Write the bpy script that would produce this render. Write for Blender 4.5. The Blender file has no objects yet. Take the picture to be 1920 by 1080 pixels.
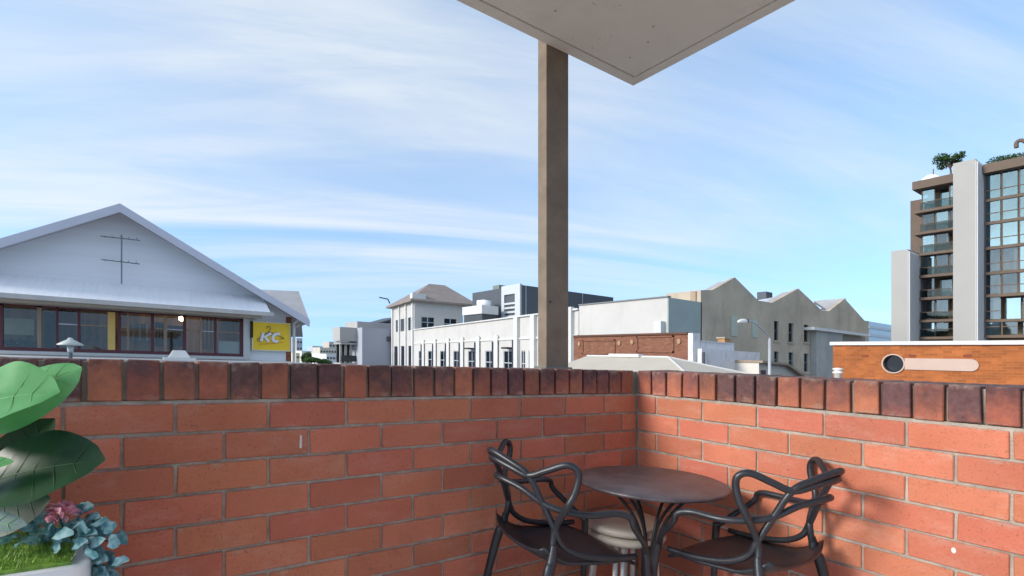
import bpy, bmesh, math, random
from mathutils import Vector, Matrix
random.seed(7)
R = math.radians
scene = bpy.context.scene
C = scene.collection

# ---------------------------------------------------------------- camera
FPX, CX, CY, FALL = 977.8, 931.5, 674.1, 0.0327      # focal length and principal point on a 1920 px frame, fall of the site
YAW = 0.6055
CAMZ = 1.13
RX, RY = math.cos(YAW), -math.sin(YAW)                # direction across the slope (downhill)
FX_, FY_ = math.sin(YAW), math.cos(YAW)
cam = bpy.data.cameras.new('camera'); cam_o = bpy.data.objects.new('camera', cam); C.objects.link(cam_o)
cam.sensor_width = 36; cam.lens = FPX / 1920 * 36
cam.shift_x = (960 - CX) / 1920; cam.shift_y = (CY - 540) / 1920
cam.clip_start = 0.02; cam.clip_end = 6000
cam_o.location = (0, 0, CAMZ); cam_o.rotation_euler = (R(90), 0, -YAW)
scene.camera = cam_o

# ---------------------------------------------------------------- sky and sun
CLOUD = (0.0, 0.0)
SUN_EL, SUN_DIR = R(24), (-0.985, 0.17)
w = bpy.data.worlds.new('World'); scene.world = w; w.use_nodes = True
nt = w.node_tree; nt.nodes.clear()
N = nt.nodes.new; L = nt.links.new
out = N('ShaderNodeOutputWorld'); bg = N('ShaderNodeBackground'); bg.inputs[1].default_value = 0.130
sky = N('ShaderNodeTexSky'); sky.sky_type = 'NISHITA'; sky.sun_disc = False
sky.sun_elevation = SUN_EL; sky.sun_rotation = math.atan2(SUN_DIR[0], SUN_DIR[1])
sky.altitude = 30; sky.air_density = 0.85; sky.dust_density = 0.6; sky.ozone_density = 2.0
tc = N('ShaderNodeTexCoord'); sep = N('ShaderNodeSeparateXYZ'); L(tc.outputs['Generated'], sep.inputs[0])
def math_node(op, a, b=None, clamp=False):
    n = N('ShaderNodeMath'); n.operation = op; n.use_clamp = clamp
    for i, x in enumerate((a, b)):
        if x is None: continue
        if isinstance(x, (int, float)): n.inputs[i].default_value = x
        else: L(x, n.inputs[i])
    return n.outputs[0]
zc = math_node('ADD', math_node('MAXIMUM', sep.outputs[2], 0.0), 0.16)
px = math_node('DIVIDE', sep.outputs[0], zc); py = math_node('DIVIDE', sep.outputs[1], zc)
cmb = N('ShaderNodeCombineXYZ'); L(px, cmb.inputs[0]); L(py, cmb.inputs[1])
rot0 = N('ShaderNodeMapping'); rot0.inputs['Rotation'].default_value = (0, 0, R(22)); L(cmb.outputs[0], rot0.inputs[0])
rot = N('ShaderNodeMapping'); rot.inputs['Scale'].default_value = (0.36, 1.7, 1); rot.inputs['Location'].default_value = (CLOUD[0], CLOUD[1], 0)
L(rot0.outputs[0], rot.inputs[0])
def noise(vec, scale, detail, rough, dist):
    n = N('ShaderNodeTexNoise'); n.inputs['Scale'].default_value = scale; n.inputs['Detail'].default_value = detail
    n.inputs['Roughness'].default_value = rough; n.inputs['Distortion'].default_value = dist; L(vec, n.inputs['Vector']); return n.outputs[0]
def ramp(x, a, b, lo=0.0, hi=1.0):
    n = N('ShaderNodeMapRange'); n.interpolation_type = 'SMOOTHSTEP'; L(x, n.inputs[0])
    for i, q in enumerate((a, b, lo, hi)): n.inputs[i + 1].default_value = q
    return n.outputs[0]
n1 = noise(rot.outputs[0], 0.55, 7, 0.58, 0.7)
n2 = noise(cmb.outputs[0], 0.28, 3, 0.5, 0.2)
cl = math_node('MULTIPLY', ramp(n1, 0.36, 0.62), ramp(n2, 0.26, 0.52, 0.3, 1.0), True)
n3 = noise(rot.outputs[0], 1.7, 6, 0.62, 1.1)
cl = math_node('MULTIPLY', cl, ramp(n3, 0.25, 0.7, 0.55, 1.0), True)
cl = math_node('MULTIPLY', cl, ramp(sep.outputs[2], 0.04, 0.26, 0.30, 1.0), True)
cl = math_node('MULTIPLY_ADD', cl, 0.86, True); cl.node.inputs[2].default_value = 0.08
zs = math_node('MULTIPLY_ADD', math_node('MAXIMUM', sep.outputs[2], 0.0), 0.85); zs.node.inputs[2].default_value = 0.26
sv = N('ShaderNodeCombineXYZ'); L(sep.outputs[0], sv.inputs[0]); L(sep.outputs[1], sv.inputs[1]); L(zs, sv.inputs[2])
svn = N('ShaderNodeVectorMath'); svn.operation = 'NORMALIZE'; L(sv.outputs[0], svn.inputs[0]); L(svn.outputs[0], sky.inputs[0])
tint = N('ShaderNodeMix'); tint.data_type = 'RGBA'; tint.blend_type = 'MULTIPLY'; tint.inputs[0].default_value = 1
L(sky.outputs[0], tint.inputs[6]); tint.inputs[7].default_value = (0.90, 1.02, 0.99, 1)
mix = N('ShaderNodeMix'); mix.data_type = 'RGBA'; L(cl, mix.inputs[0]); L(tint.outputs[2], mix.inputs[6])
mix.inputs[7].default_value = (2.38, 2.50, 2.58, 1)
L(mix.outputs[2], bg.inputs[0]); L(bg.outputs[0], out.inputs[0])

sun = bpy.data.lights.new('sun', 'SUN'); sun.energy = 1.25; sun.angle = R(14); sun.color = (1, 0.94, 0.86)
sun_o = bpy.data.objects.new('sun', sun); C.objects.link(sun_o)
sd = Vector((SUN_DIR[0] * math.cos(SUN_EL), SUN_DIR[1] * math.cos(SUN_EL), math.sin(SUN_EL)))
sun_o.rotation_euler = sd.to_track_quat('Z', 'Y').to_euler(); sun_o.location = (-20, 0, 40)
scene.view_settings.view_transform = 'Standard'; scene.view_settings.look = 'None'
scene.view_settings.exposure = 1.55; scene.view_settings.gamma = 1; scene.view_settings.use_curve_mapping = False
scene.render.engine = 'CYCLES'; scene.cycles.max_bounces = 8; scene.cycles.transparent_max_bounces = 12

# ---------------------------------------------------------------- materials
MATS = {}
def M(name, col, rough=0.75, var=0.12, scale=3.0, bump=0.0, bscale=80.0, metal=0.0, spec=0.4, stain=None, stain_amt=0.0, stretch=(1, 1, 1), rnd=0.0):
    if name in MATS: return MATS[name]
    m = bpy.data.materials.new(name); m.use_nodes = True; t = m.node_tree; b = t.nodes['Principled BSDF']
    b.inputs['Roughness'].default_value = rough; b.inputs['Metallic'].default_value = metal; b.inputs['Specular IOR Level'].default_value = spec
    co = t.nodes.new('ShaderNodeTexCoord'); mp = t.nodes.new('ShaderNodeMapping'); mp.inputs['Scale'].default_value = stretch
    t.links.new(co.outputs['Object'], mp.inputs[0])
    ns = t.nodes.new('ShaderNodeTexNoise'); ns.inputs['Scale'].default_value = scale; ns.inputs['Detail'].default_value = 6; ns.inputs['Roughness'].default_value = 0.62
    t.links.new(mp.outputs[0], ns.inputs['Vector'])
    cr = t.nodes.new('ShaderNodeValToRGB'); t.links.new(ns.outputs[0], cr.inputs[0])
    cr.color_ramp.elements[0].position = 0.3; cr.color_ramp.elements[1].position = 0.72
    cr.color_ramp.elements[0].color = tuple(max(0, c * (1 - var)) for c in col) + (1,)
    cr.color_ramp.elements[1].color = tuple(min(1, c * (1 + var)) for c in col) + (1,)
    last = cr.outputs[0]
    if stain:
        n2 = t.nodes.new('ShaderNodeTexNoise'); n2.inputs['Scale'].default_value = scale * 2.3; n2.inputs['Detail'].default_value = 8; n2.inputs['Roughness'].default_value = 0.7
        m2 = t.nodes.new('ShaderNodeMapping'); m2.inputs['Scale'].default_value = (1, 1, 0.35); m2.inputs['Location'].default_value = (3.1, 7.7, 1.3)
        t.links.new(co.outputs['Object'], m2.inputs[0]); t.links.new(m2.outputs[0], n2.inputs['Vector'])
        mr = t.nodes.new('ShaderNodeMapRange'); mr.inputs[1].default_value = 0.52; mr.inputs[2].default_value = 0.75; mr.inputs[4].default_value = stain_amt
        t.links.new(n2.outputs[0], mr.inputs[0])
        mx = t.nodes.new('ShaderNodeMix'); mx.data_type = 'RGBA'; t.links.new(mr.outputs[0], mx.inputs[0]); t.links.new(last, mx.inputs[6])
        mx.inputs[7].default_value = tuple(stain) + (1,); last = mx.outputs[2]
    if rnd:
        oi = t.nodes.new('ShaderNodeObjectInfo'); mr = t.nodes.new('ShaderNodeMapRange'); mr.inputs[3].default_value = 1 - rnd; mr.inputs[4].default_value = 1 + rnd
        t.links.new(oi.outputs['Random'], mr.inputs[0])
        hs = t.nodes.new('ShaderNodeHueSaturation'); t.links.new(mr.outputs[0], hs.inputs['Value']); t.links.new(last, hs.inputs['Color']); last = hs.outputs[0]
    t.links.new(last, b.inputs['Base Color'])
    if bump:
        nb = t.nodes.new('ShaderNodeTexNoise'); nb.inputs['Scale'].default_value = bscale; nb.inputs['Detail'].default_value = 5
        t.links.new(mp.outputs[0], nb.inputs['Vector'])
        bp = t.nodes.new('ShaderNodeBump'); bp.inputs['Strength'].default_value = bump; bp.inputs['Distance'].default_value = 0.01
        t.links.new(nb.outputs[0], bp.inputs['Height']); t.links.new(bp.outputs[0], b.inputs['Normal'])
    MATS[name] = m; return m

def glass(name, tint=(0.8, 0.85, 0.85), refl=0.12, gcol=(1, 1, 1)):
    m = bpy.data.materials.new(name); m.use_nodes = True; t = m.node_tree; t.nodes.clear()
    o = t.nodes.new('ShaderNodeOutputMaterial'); tr = t.nodes.new('ShaderNodeBsdfTransparent'); tr.inputs[0].default_value = tuple(tint) + (1,)
    gl = t.nodes.new('ShaderNodeBsdfGlossy'); gl.inputs['Roughness'].default_value = 0.03; gl.inputs[0].default_value = tuple(gcol) + (1,)
    fr = t.nodes.new('ShaderNodeFresnel'); fr.inputs[0].default_value = 1.5
    ad = t.nodes.new('ShaderNodeMath'); ad.operation = 'ADD'; ad.use_clamp = True; ad.inputs[1].default_value = refl; t.links.new(fr.outputs[0], ad.inputs[0])
    mx = t.nodes.new('ShaderNodeMixShader'); t.links.new(ad.outputs[0], mx.inputs[0]); t.links.new(tr.outputs[0], mx.inputs[1]); t.links.new(gl.outputs[0], mx.inputs[2])
    t.links.new(mx.outputs[0], o.inputs[0]); return m

def glow(name, col, strength):
    m = bpy.data.materials.new(name); m.use_nodes = True; b = m.node_tree.nodes['Principled BSDF']
    b.inputs['Base Color'].default_value = tuple(col) + (1,); b.inputs['Emission Color'].default_value = tuple(col) + (1,); b.inputs['Emission Strength'].default_value = strength
    return m
def brick_material(name, base, dark, cap=False):
    m = bpy.data.materials.new(name); m.use_nodes = True; t = m.node_tree; b = t.nodes['Principled BSDF']
    n = t.nodes.new; l = t.links.new
    b.inputs['Roughness'].default_value = 0.82; b.inputs['Specular IOR Level'].default_value = 0.3
    co = n('ShaderNodeTexCoord'); oi = n('ShaderNodeObjectInfo')
    vm = n('ShaderNodeVectorMath'); vm.operation = 'MULTIPLY_ADD'
    cb = n('ShaderNodeCombineXYZ'); l(oi.outputs['Random'], cb.inputs[0]); l(oi.outputs['Random'], cb.inputs[1]); l(oi.outputs['Random'], cb.inputs[2])
    l(cb.outputs[0], vm.inputs[0]); vm.inputs[1].default_value = (37, 53, 29); l(co.outputs['Object'], vm.inputs[2])
    def nz(scale, det=5, ro=0.6, st=None):
        q = n('ShaderNodeTexNoise'); q.inputs['Scale'].default_value = scale; q.inputs['Detail'].default_value = det; q.inputs['Roughness'].default_value = ro
        if st:
            mp = n('ShaderNodeMapping'); mp.inputs['Scale'].default_value = st; l(vm.outputs[0], mp.inputs[0]); l(mp.outputs[0], q.inputs['Vector'])
        else: l(vm.outputs[0], q.inputs['Vector'])
        return q.outputs[0]
    def mr(x, a, bb, lo, hi):
        q = n('ShaderNodeMapRange'); l(x, q.inputs[0])
        for i, v in enumerate((a, bb, lo, hi)): q.inputs[i + 1].default_value = v
        return q.outputs[0]
    def mixc(f, a, c, blend='MIX'):
        q = n('ShaderNodeMix'); q.data_type = 'RGBA'; q.blend_type = blend
        if isinstance(f, float): q.inputs[0].default_value = f
        else: l(f, q.inputs[0])
        for k, x in ((6, a), (7, c)):
            if isinstance(x, tuple): q.inputs[k].default_value = x + (1,)
            else: l(x, q.inputs[k])
        return q.outputs[2]
    col = mixc(mr(nz(9), 0.35, 0.7, 0, 1), tuple(c * 0.86 for c in base), tuple(min(1, c * 1.12) for c in base))
    if cap:
        sp = n('ShaderNodeSeparateXYZ'); l(co.outputs['Object'], sp.inputs[0])
        wn = n('ShaderNodeTexWhiteNoise'); wn.noise_dimensions = '1D'; l(oi.outputs['Random'], wn.inputs['W'])
        ad = n('ShaderNodeMath'); ad.operation = 'MULTIPLY_ADD'; l(nz(16, 6, 0.65), ad.inputs[0]); ad.inputs[1].default_value = 2.0; ad.inputs[2].default_value = -1.0
        a2 = n('ShaderNodeMath'); a2.operation = 'MULTIPLY_ADD'; l(sp.outputs[2], a2.inputs[0]); a2.inputs[1].default_value = 7.0; l(ad.outputs[0], a2.inputs[2])
        a3 = n('ShaderNodeMath'); a3.operation = 'ADD'; l(a2.outputs[0], a3.inputs[0]); l(mr(wn.outputs[0], 0, 1, -0.25, 0.78), a3.inputs[1])
        col = mixc(mr(a3.outputs[0], -0.35, 0.68, 0, 0.95), col, mixc(mr(nz(45, 6, 0.7), 0.35, 0.7, 0, 1), dark, tuple(c * 1.9 for c in dark)))
    else:
        col = mixc(mr(nz(4.5, 5, 0.65), 0.40, 0.72, 0, 0.9), col, dark)
        col = mixc(mr(nz(5.0, 6, 0.75, (1, 1, 2.5)), 0.52, 0.78, 0, 0.34), col, (0.66, 0.42, 0.33))
    spz = n('ShaderNodeSeparateXYZ'); l(co.outputs['Object'], spz.inputs[0]); ab = n('ShaderNodeMath'); ab.operation = 'ABSOLUTE'; l(spz.outputs[2], ab.inputs[0])
    eg = n('ShaderNodeMath'); eg.operation = 'ADD'; l(mr(ab.outputs[0], 0.018, 0.040 if not cap else 0.056, 0, 0.30), eg.inputs[0]); l(nz(22, 6, 0.7), eg.inputs[1])
    col = mixc(mr(eg.outputs[0], 0.72, 0.92, 0, 0.55), col, (0.42, 0.33, 0.26))
    col = mixc(mr(nz(160, 3, 0.6), 0.58, 0.74, 0, 0.6), col, (0.12, 0.06, 0.045))
    col = mixc(mr(nz(90, 4, 0.7), 0.68, 0.8, 0, 0.4), col, (0.55, 0.36, 0.28))
    hs = n('ShaderNodeHueSaturation'); l(col, hs.inputs['Color'])
    wn2 = n('ShaderNodeTexWhiteNoise'); wn2.noise_dimensions = '1D'
    m2 = n('ShaderNodeMath'); m2.operation = 'MULTIPLY'; m2.inputs[1].default_value = 7.3; l(oi.outputs['Random'], m2.inputs[0]); l(m2.outputs[0], wn2.inputs['W'])
    l(mr(oi.outputs['Random'], 0, 1, 0.84, 1.10), hs.inputs['Value']); l(mr(wn2.outputs[0], 0, 1, 0.492, 0.504), hs.inputs['Hue'])
    l(hs.outputs[0], b.inputs['Base Color'])
    bp = n('ShaderNodeBump'); bp.inputs['Strength'].default_value = 0.7; bp.inputs['Distance'].default_value = 0.005; l(nz(80, 8, 0.75), bp.inputs['Height']); l(bp.outputs[0], b.inputs['Normal'])
    return m

# ---------------------------------------------------------------- geometry helpers
def P(u, v, X=None, Y=None, d=None):
    """Point of the place on the plane X=, Y= or at depth d (height before the fall of the site is applied)."""
    r = (u - CX) / FPX
    dx, dy = FX_ + r * RX, FY_ + r * RY
    if X is not None: d = X / dx
    elif Y is not None: d = Y / dy
    return Vector((dx * d, dy * d, CAMZ - (v - CY - FALL * (u - CX)) / FPX * d))
def fall(x, y): return -FALL * (x * RX + y * RY)
def slope(p): return Vector((p[0], p[1], p[2] + fall(p[0], p[1])))

class MB:
    def __init__(s, fr=None, sl=True): s.v, s.f, s.fr, s.sl = [], [], fr, sl
    def add(s, vs, fs):
        o = len(s.v)
        for p in vs:
            p = Vector(p)
            if s.fr: p = s.fr(p)
            s.v.append(p)
        s.f += [tuple(i + o for i in f) for f in fs]; return s
    def box(s, a, b):
        x0, x1 = sorted((a[0], b[0])); y0, y1 = sorted((a[1], b[1])); z0, z1 = sorted((a[2], b[2]))
        return s.add([(x0, y0, z0), (x1, y0, z0), (x1, y1, z0), (x0, y1, z0), (x0, y0, z1), (x1, y0, z1), (x1, y1, z1), (x0, y1, z1)],
                     [(0, 3, 2, 1), (4, 5, 6, 7), (0, 1, 5, 4), (1, 2, 6, 5), (2, 3, 7, 6), (3, 0, 4, 7)])
    def prism(s, poly, ext):
        """polygon extruded by the vector ext"""
        n = len(poly); e = Vector(ext); ps = [Vector(p) for p in poly]
        return s.add(ps + [p + e for p in ps], [tuple(range(n)), tuple(range(2 * n - 1, n - 1, -1))] + [(i, i + n, (i + 1) % n + n, (i + 1) % n)[::-1] for i in range(n)])
    def tube(s, pts, rad, seg=8, flat=1.0):
        pts = [Vector(p) for p in pts]; n = len(pts)
        if not hasattr(rad, '__len__'): rad = [rad] * n
        vs, up = [], None
        for i, p in enumerate(pts):
            t = (pts[min(i + 1, n - 1)] - pts[max(i - 1, 0)]).normalized()
            if up is None: up = t.orthogonal().normalized()
            up = (up - t * up.dot(t)).normalized(); sd_ = t.cross(up)
            for k in range(seg):
                a = 2 * math.pi * k / seg; vs.append(p + (up * math.cos(a) + sd_ * math.sin(a) * flat) * rad[i])
        fs = [(i * seg + k, i * seg + (k + 1) % seg, (i + 1) * seg + (k + 1) % seg, (i + 1) * seg + k) for i in range(n - 1) for k in range(seg)]
        fs += [tuple(range(seg))[::-1], tuple((n - 1) * seg + k for k in range(seg))]
        return s.add(vs, fs)
    def lathe(s, prof, c, seg=24):
        vs = [(c[0] + r * math.cos(2 * math.pi * k / seg), c[1] + r * math.sin(2 * math.pi * k / seg), c[2] + z) for r, z in prof for k in range(seg)]
        n = len(prof)
        fs = [(i * seg + k, i * seg + (k + 1) % seg, (i + 1) * seg + (k + 1) % seg, (i + 1) * seg + k) for i in range(n - 1) for k in range(seg)]
        fs += [tuple(range(seg))[::-1], tuple((n - 1) * seg + k for k in range(seg))]
        return s.add(vs, fs)
    def build(s, name, mat, parent=None, smooth=False, bevel=0.0):
        me = bpy.data.meshes.new(name)
        off = world_loc(parent)
        me.from_pydata([(slope(p) if s.sl else p) - off for p in s.v], [], s.f); me.materials.append(mat)
        bm = bmesh.new(); bm.from_mesh(me); bmesh.ops.recalc_face_normals(bm, faces=bm.faces)
        if bevel: bmesh.ops.bevel(bm, geom=list(bm.edges), offset=bevel, segments=2, affect='EDGES', profile=0.6)
        bm.to_mesh(me); bm.free()
        if smooth:
            for q in me.polygons: q.use_smooth = True
        o = bpy.data.objects.new(name, me); C.objects.link(o)
        if parent is not None: o.parent = parent
        return o
def world_loc(o):
    v = Vector((0, 0, 0))
    while o is not None: v = v + o.location; o = o.parent
    return v
def tag(o, label, cat=None, group=None, kind=None):
    if label: o['label'] = label
    if cat: o['category'] = cat
    if group: o['group'] = group
    if kind: o['kind'] = kind
    return o
def thing(name, label, cat, loc, group=None, sl=True):
    o = bpy.data.objects.new(name, None); o.empty_display_size = 0.2; C.objects.link(o); o.location = slope(loc) if sl else loc
    return tag(o, label, cat, group, 'thing')
def crom(pts, n=6):
    pts = [Vector(p) for p in pts]; o = []
    for i in range(len(pts) - 1):
        a, b, c, d = pts[max(i - 1, 0)], pts[i], pts[i + 1], pts[min(i + 2, len(pts) - 1)]
        for k in range(n):
            t = k / n
            o.append(0.5 * ((2 * b) + (c - a) * t + (2 * a - 5 * b + 4 * c - d) * t * t + (3 * b - a - 3 * c + d) * t ** 3))
    return o + [pts[-1]]
ZG = -4.2                                             # street level below the terrace

# ---------------------------------------------------------------- common materials
m_asphalt = M('street_paving', (0.22, 0.215, 0.20), 0.9, 0.3, 0.08)
m_white = M('white_paint', (0.60, 0.59, 0.575), 0.7, 0.06, 0.6, 0.05, 30, stain=(0.48, 0.46, 0.43), stain_amt=.4)
m_cream = M('cream_render', (0.53, 0.51, 0.48), 0.8, 0.06, 0.3, 0.08, 10, stain=(0.40, 0.375, 0.33), stain_amt=0.5)
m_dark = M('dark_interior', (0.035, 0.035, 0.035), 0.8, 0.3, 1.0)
m_glass = glass('window_glass', (0.84, 0.86, 0.84), 0.0)
m_glass_dim = glass('dim_glass', (0.62, 0.66, 0.68), 0.03, (0.55, 0.68, 0.82))
m_glass_blue = glass('reflective_glass', (0.5, 0.62, 0.64), 0.20, (0.50, 0.68, 0.80))

# ================================================================ THE SETTING
g = MB(); S_ = 1500
g.add([(-S_, -S_, ZG), (S_, -S_, ZG), (S_, S_, ZG), (-S_, S_, ZG)], [(0, 1, 2, 3)])
tag(g.build('ground', m_asphalt), None, kind='structure')
f = MB(); f.box((-3.2, -2.6, -0.25), (2.3, 2.0, 0.0))
tag(f.build('terrace_floor', M('floor_tile', (0.72, 0.67, 0.60), 0.6, 0.1, 2)), None, kind='structure')

# ================================================================ TERRACE WALLS
WY, WX = 1.691, 1.995                                 # inner faces of the two parapet walls
CAPZ = CAMZ - 0.1486                                  # underside of the brick-on-edge capping
m_brick = brick_material('red_brick', (0.58, 0.196, 0.112), (0.44, 0.134, 0.074))
m_cap = brick_material('flashed_capping_brick', (0.44, 0.15, 0.085), (0.082, 0.044, 0.045), True)
m_mortar = M('mortar', (0.38, 0.33, 0.275), 0.95, 0.35, 14, 0.6, 160)
SX, SY = -FALL * RX, -FALL * RY                       # fall per metre along X and along Y
def brick_mesh(name, l, d, h, mat, along, jit):
    """one brick, front at 0, raked with the fall of the parapet; slightly uneven arrises"""
    bm = bmesh.new(); bmesh.ops.create_cube(bm, size=1)
    for v in bm.verts:
        v.co = Vector(((v.co.x) * l, (v.co.y + 0.5) * d, v.co.z * h))
        v.co += Vector((random.uniform(-jit, jit), random.uniform(-jit, jit) * 0.6, random.uniform(-jit, jit)))
    bmesh.ops.bevel(bm, geom=[e for e in bm.edges], offset=0.0028, segments=1, affect='EDGES')
    for v in bm.verts:
        if along == 'x': v.co.z += SX * v.co.x
        else:
            x, y = v.co.x, v.co.y; v.co.x, v.co.y = y, -x; v.co.z += SY * v.co.y
    me = bpy.data.meshes.new(name); bm.to_mesh(me); bm.free(); me.materials.append(mat); return me
def put(me, name, loc, parent):
    o = bpy.data.objects.new(name, me); C.objects.link(o); o.parent = parent
    o.location = slope(loc) - world_loc(parent); return o
COURSE, LEN, JOINT = 0.086, 0.24, 0.0085

def parapet(along, label, s0, s1, first_odd, name='parapet_wall'):
    """s is measured from the inner corner along the wall"""
    base = (0.4, WY + 0.11, 0) if along == 'x' else (WX + 0.11, 0.2, 0)
    t = thing(name, label, 'wall', base)
    core = MB()
    if along == 'x': core.box((WX - s1, WY + 0.0065, -0.2), (WX + 0.006, WY + 0.224, CAPZ + 0.006)); core.box((WX - s1, WY + 0.016, CAPZ + 0.007), (WX + 0.02, WY + 0.214, CAPZ + 0.109))
    else: core.box((WX + 0.0065, WY - s1, -0.2), (WX + 0.224, WY + 0.224, CAPZ + 0.006)); core.box((WX + 0.021, WY - s1, CAPZ + 0.007), (WX + 0.214, WY + 0.214, CAPZ + 0.109))
    core.build('mortar', m_mortar, t)
    var = [brick_mesh('brick', LEN - JOINT, 0.1, COURSE - JOINT, m_brick, along, 0.0017) for _ in range(9)]
    half = [brick_mesh('brick', 0.12 - JOINT, 0.1, COURSE - JOINT, m_brick, along, 0.0013) for _ in range(3)]
    capv = [brick_mesh('capping_brick', 0.0735, 0.222, 0.108, m_cap, along, 0.002) for _ in range(7)]
    for c in range(12):
        z = CAPZ - (c + 0.5) * COURSE
        j = first_odd if c % 2 == 0 else (first_odd - 0.12 if first_odd > 0.15 else first_odd + 0.12)
        # closer at the corner
        st = j
        if j > 0.04:
            l = j - JOINT * 0.5; me = brick_mesh('brick', l - JOINT * 0.5, 0.1, COURSE - JOINT, m_brick, along, 0.001)
            s = j / 2
            put(me, 'brick', (WX - s, WY, z) if along == 'x' else (WX, WY - s, z), t)
        while st < s1 - LEN:
            s = st + LEN / 2
            put(random.choice(var), 'brick', (WX - s, WY + random.uniform(-.0012, .0012), z) if along == 'x' else (WX + random.uniform(-.0012, .0012), WY - s, z), t)
            st += LEN
    s = (0.028 + 0.038) if along == 'x' else 0.046
    while s < s1 - 0.05:
        z = CAPZ + 0.008 + 0.054
        jz = random.uniform(-.0015, .0015)
        put(random.choice(capv), 'capping_brick', (WX - s, WY - random.uniform(0, .003), z + jz) if along == 'x' else (WX - random.uniform(0, .003), WY - s, z + jz), t)
        s += 0.0832 + random.uniform(-.0012, .0012)
    return t
wall_l = parapet('x', 'long red brick parapet wall below the gabled hall, carrying the roof post', 0, 3.9, 0.225)
wall_r = parapet('y', 'red brick parapet wall below the orange brick building, with purplish capping bricks', 0, 3.6, 0.114)
# chips of white paint on two bricks
a = P(564, 828, Y=WY - 0.002)
MB().add([(a.x - .004, a.y, a.z - .02), (a.x + .003, a.y, a.z - .021), (a.x + .004, a.y, a.z + .018), (a.x - .002, a.y, a.z + .022),
          (a.x - .004, a.y + .004, a.z - .02), (a.x + .003, a.y + .004, a.z - .021), (a.x + .004, a.y + .004, a.z + .018), (a.x - .002, a.y + .004, a.z + .022)],
         [(0, 1, 2, 3), (0, 4, 5, 1), (1, 5, 6, 2), (2, 6, 7, 3), (3, 7, 4, 0)]).build('paint_mark', m_white, wall_l)
a = P(1788, 1032, X=WX - 0.002)
MB().prism([(a.x, a.y + .006 * math.cos(k * .7), a.z + .009 * math.sin(k * .7)) for k in range(9)], (.005, 0, 0)).build('paint_mark', m_white, wall_r)

# ---------------------------------------------------------------- post and roof slab
PYc = WY + 0.115
m_postm = M('weathered_post', (0.205, 0.155, 0.112), 0.8, 0.22, 9, 0.25, 220, stain=(0.2, 0.17, 0.14), stain_amt=0.35)
pl = P(1024.5, 690, Y=PYc - 0.03); pr = P(1066, 690, Y=PYc - 0.03)
SLABZ = CAMZ + 1.405
t = thing('roof_post', 'grey-brown square post standing on the brick parapet and carrying the roof slab', 'post', ((pl.x + pr.x) / 2, PYc, CAPZ + .12))
MB().box((pl.x, PYc - 0.03, CAPZ + 0.117), (pr.x, PYc + 0.03, SLABZ + 0.08)).build('shaft', m_postm, t, bevel=0.004)
a = P(1032, 566, Y=PYc - 0.031)
MB().prism([(a.x + .006 * math.cos(k * .785), a.y, a.z + .006 * math.sin(k * .785)) for k in range(8)], (0, .003, 0)).build('bolt_hole', m_dark, t)
MB().box((pl.x - .012, PYc - 0.042, CAPZ + 0.1165), (pr.x + .012, PYc + 0.042, CAPZ + 0.124)).build('base_plate', M('dull_steel', (.2, .18, .16), .5, metal=.5), t)
EX, EY = WX + 0.07, WY + 0.082                        # outer corner of the slab
m_slab = M('painted_concrete', (0.80, 0.735, 0.65), 0.85, 0.06, 1.2, 0.35, 55, stain=(0.66, 0.59, 0.51), stain_amt=0.5)
# dark specks of mould on the soffit
t = thing('roof_slab', 'pale concrete balcony roof slab with a drip groove along its edges, above the post', 'roof', (EX - 2, EY - 2, SLABZ))
BX, BY = -0.7, -3.2
s_ = MB(); s_.box((BX, BY, SLABZ + 0.02), (EX, EY, SLABZ + 0.2)); s_.build('slab', m_slab, t)
G0, G1 = 0.052, 0.062
e = MB(); e.box((BX, EY - G0, SLABZ), (EX, EY, SLABZ + 0.021)); e.box((EX - G0, BY, SLABZ), (EX, EY - G0, SLABZ + 0.021)); e.build('edge_band', m_slab, t)
e = MB(); e.box((BX, BY, SLABZ), (EX - G1, EY - G1, SLABZ + 0.021)); e.build('soffit', m_slab, t)
sp = MB()
for k in range(260):
    x, y = random.uniform(-.4, EX - .08), random.uniform(-.4, EY - .08); r_ = random.uniform(.002, .0055)
    if random.random() < .55: r_ *= .6
    sp.prism([(x + r_ * math.cos(q * 1.05) * random.uniform(.7, 1.2), y + r_ * math.sin(q * 1.05) * random.uniform(.7, 1.2), SLABZ - .0006) for q in range(6)], (0, 0, .003))
o = sp.build('mould_specks', M('mould', (0.34, 0.295, 0.25), 0.9), t); o['kind'] = 'stuff'

# ================================================================ FURNITURE
m_plastic = M('anthracite_plastic', (0.020, 0.022, 0.028), 0.38, 0.25, 20, 0.06, 240, spec=0.5)
K_ = {'C1': (.131, -.113, -.360), 'C2': (.152, -.071, -.445), 'C3': (.174, -.036, -.525), 'Eb': (.229, -.024, -.314), 'Ef': (.246, -.002, -.351), 'Em': (.228, -.030, -.444),
      'Et': (0, -.179, -.325), 'Tb': (.244, .162, -.475), 'Tf': (.257, .202, -.517), 'Tl': (.175, .315, -.640), 'Tm': (.232, .049, -.471), 'Tt': (0, -.160, -.388),
      'J1': (.178, -.011, -.574), 'J2': (.185, .052, -.611), 'J3': (.190, .157, -.632), 'J4': (.192, .261, -.637), 'Jt': (0, -.187, -.300),
      'Q': (.077, -.150, -.343), 'P': (.080, -.152, -.325), 'T3': (.090, -.118, -.408)}
K_ = {k: Vector((x, y, z + CAMZ)) for k, (x, y, z) in K_.items()}
def tilt(): return Matrix.Rotation(math.atan(FALL), 4, Vector((FX_, FY_, 0)))
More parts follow.
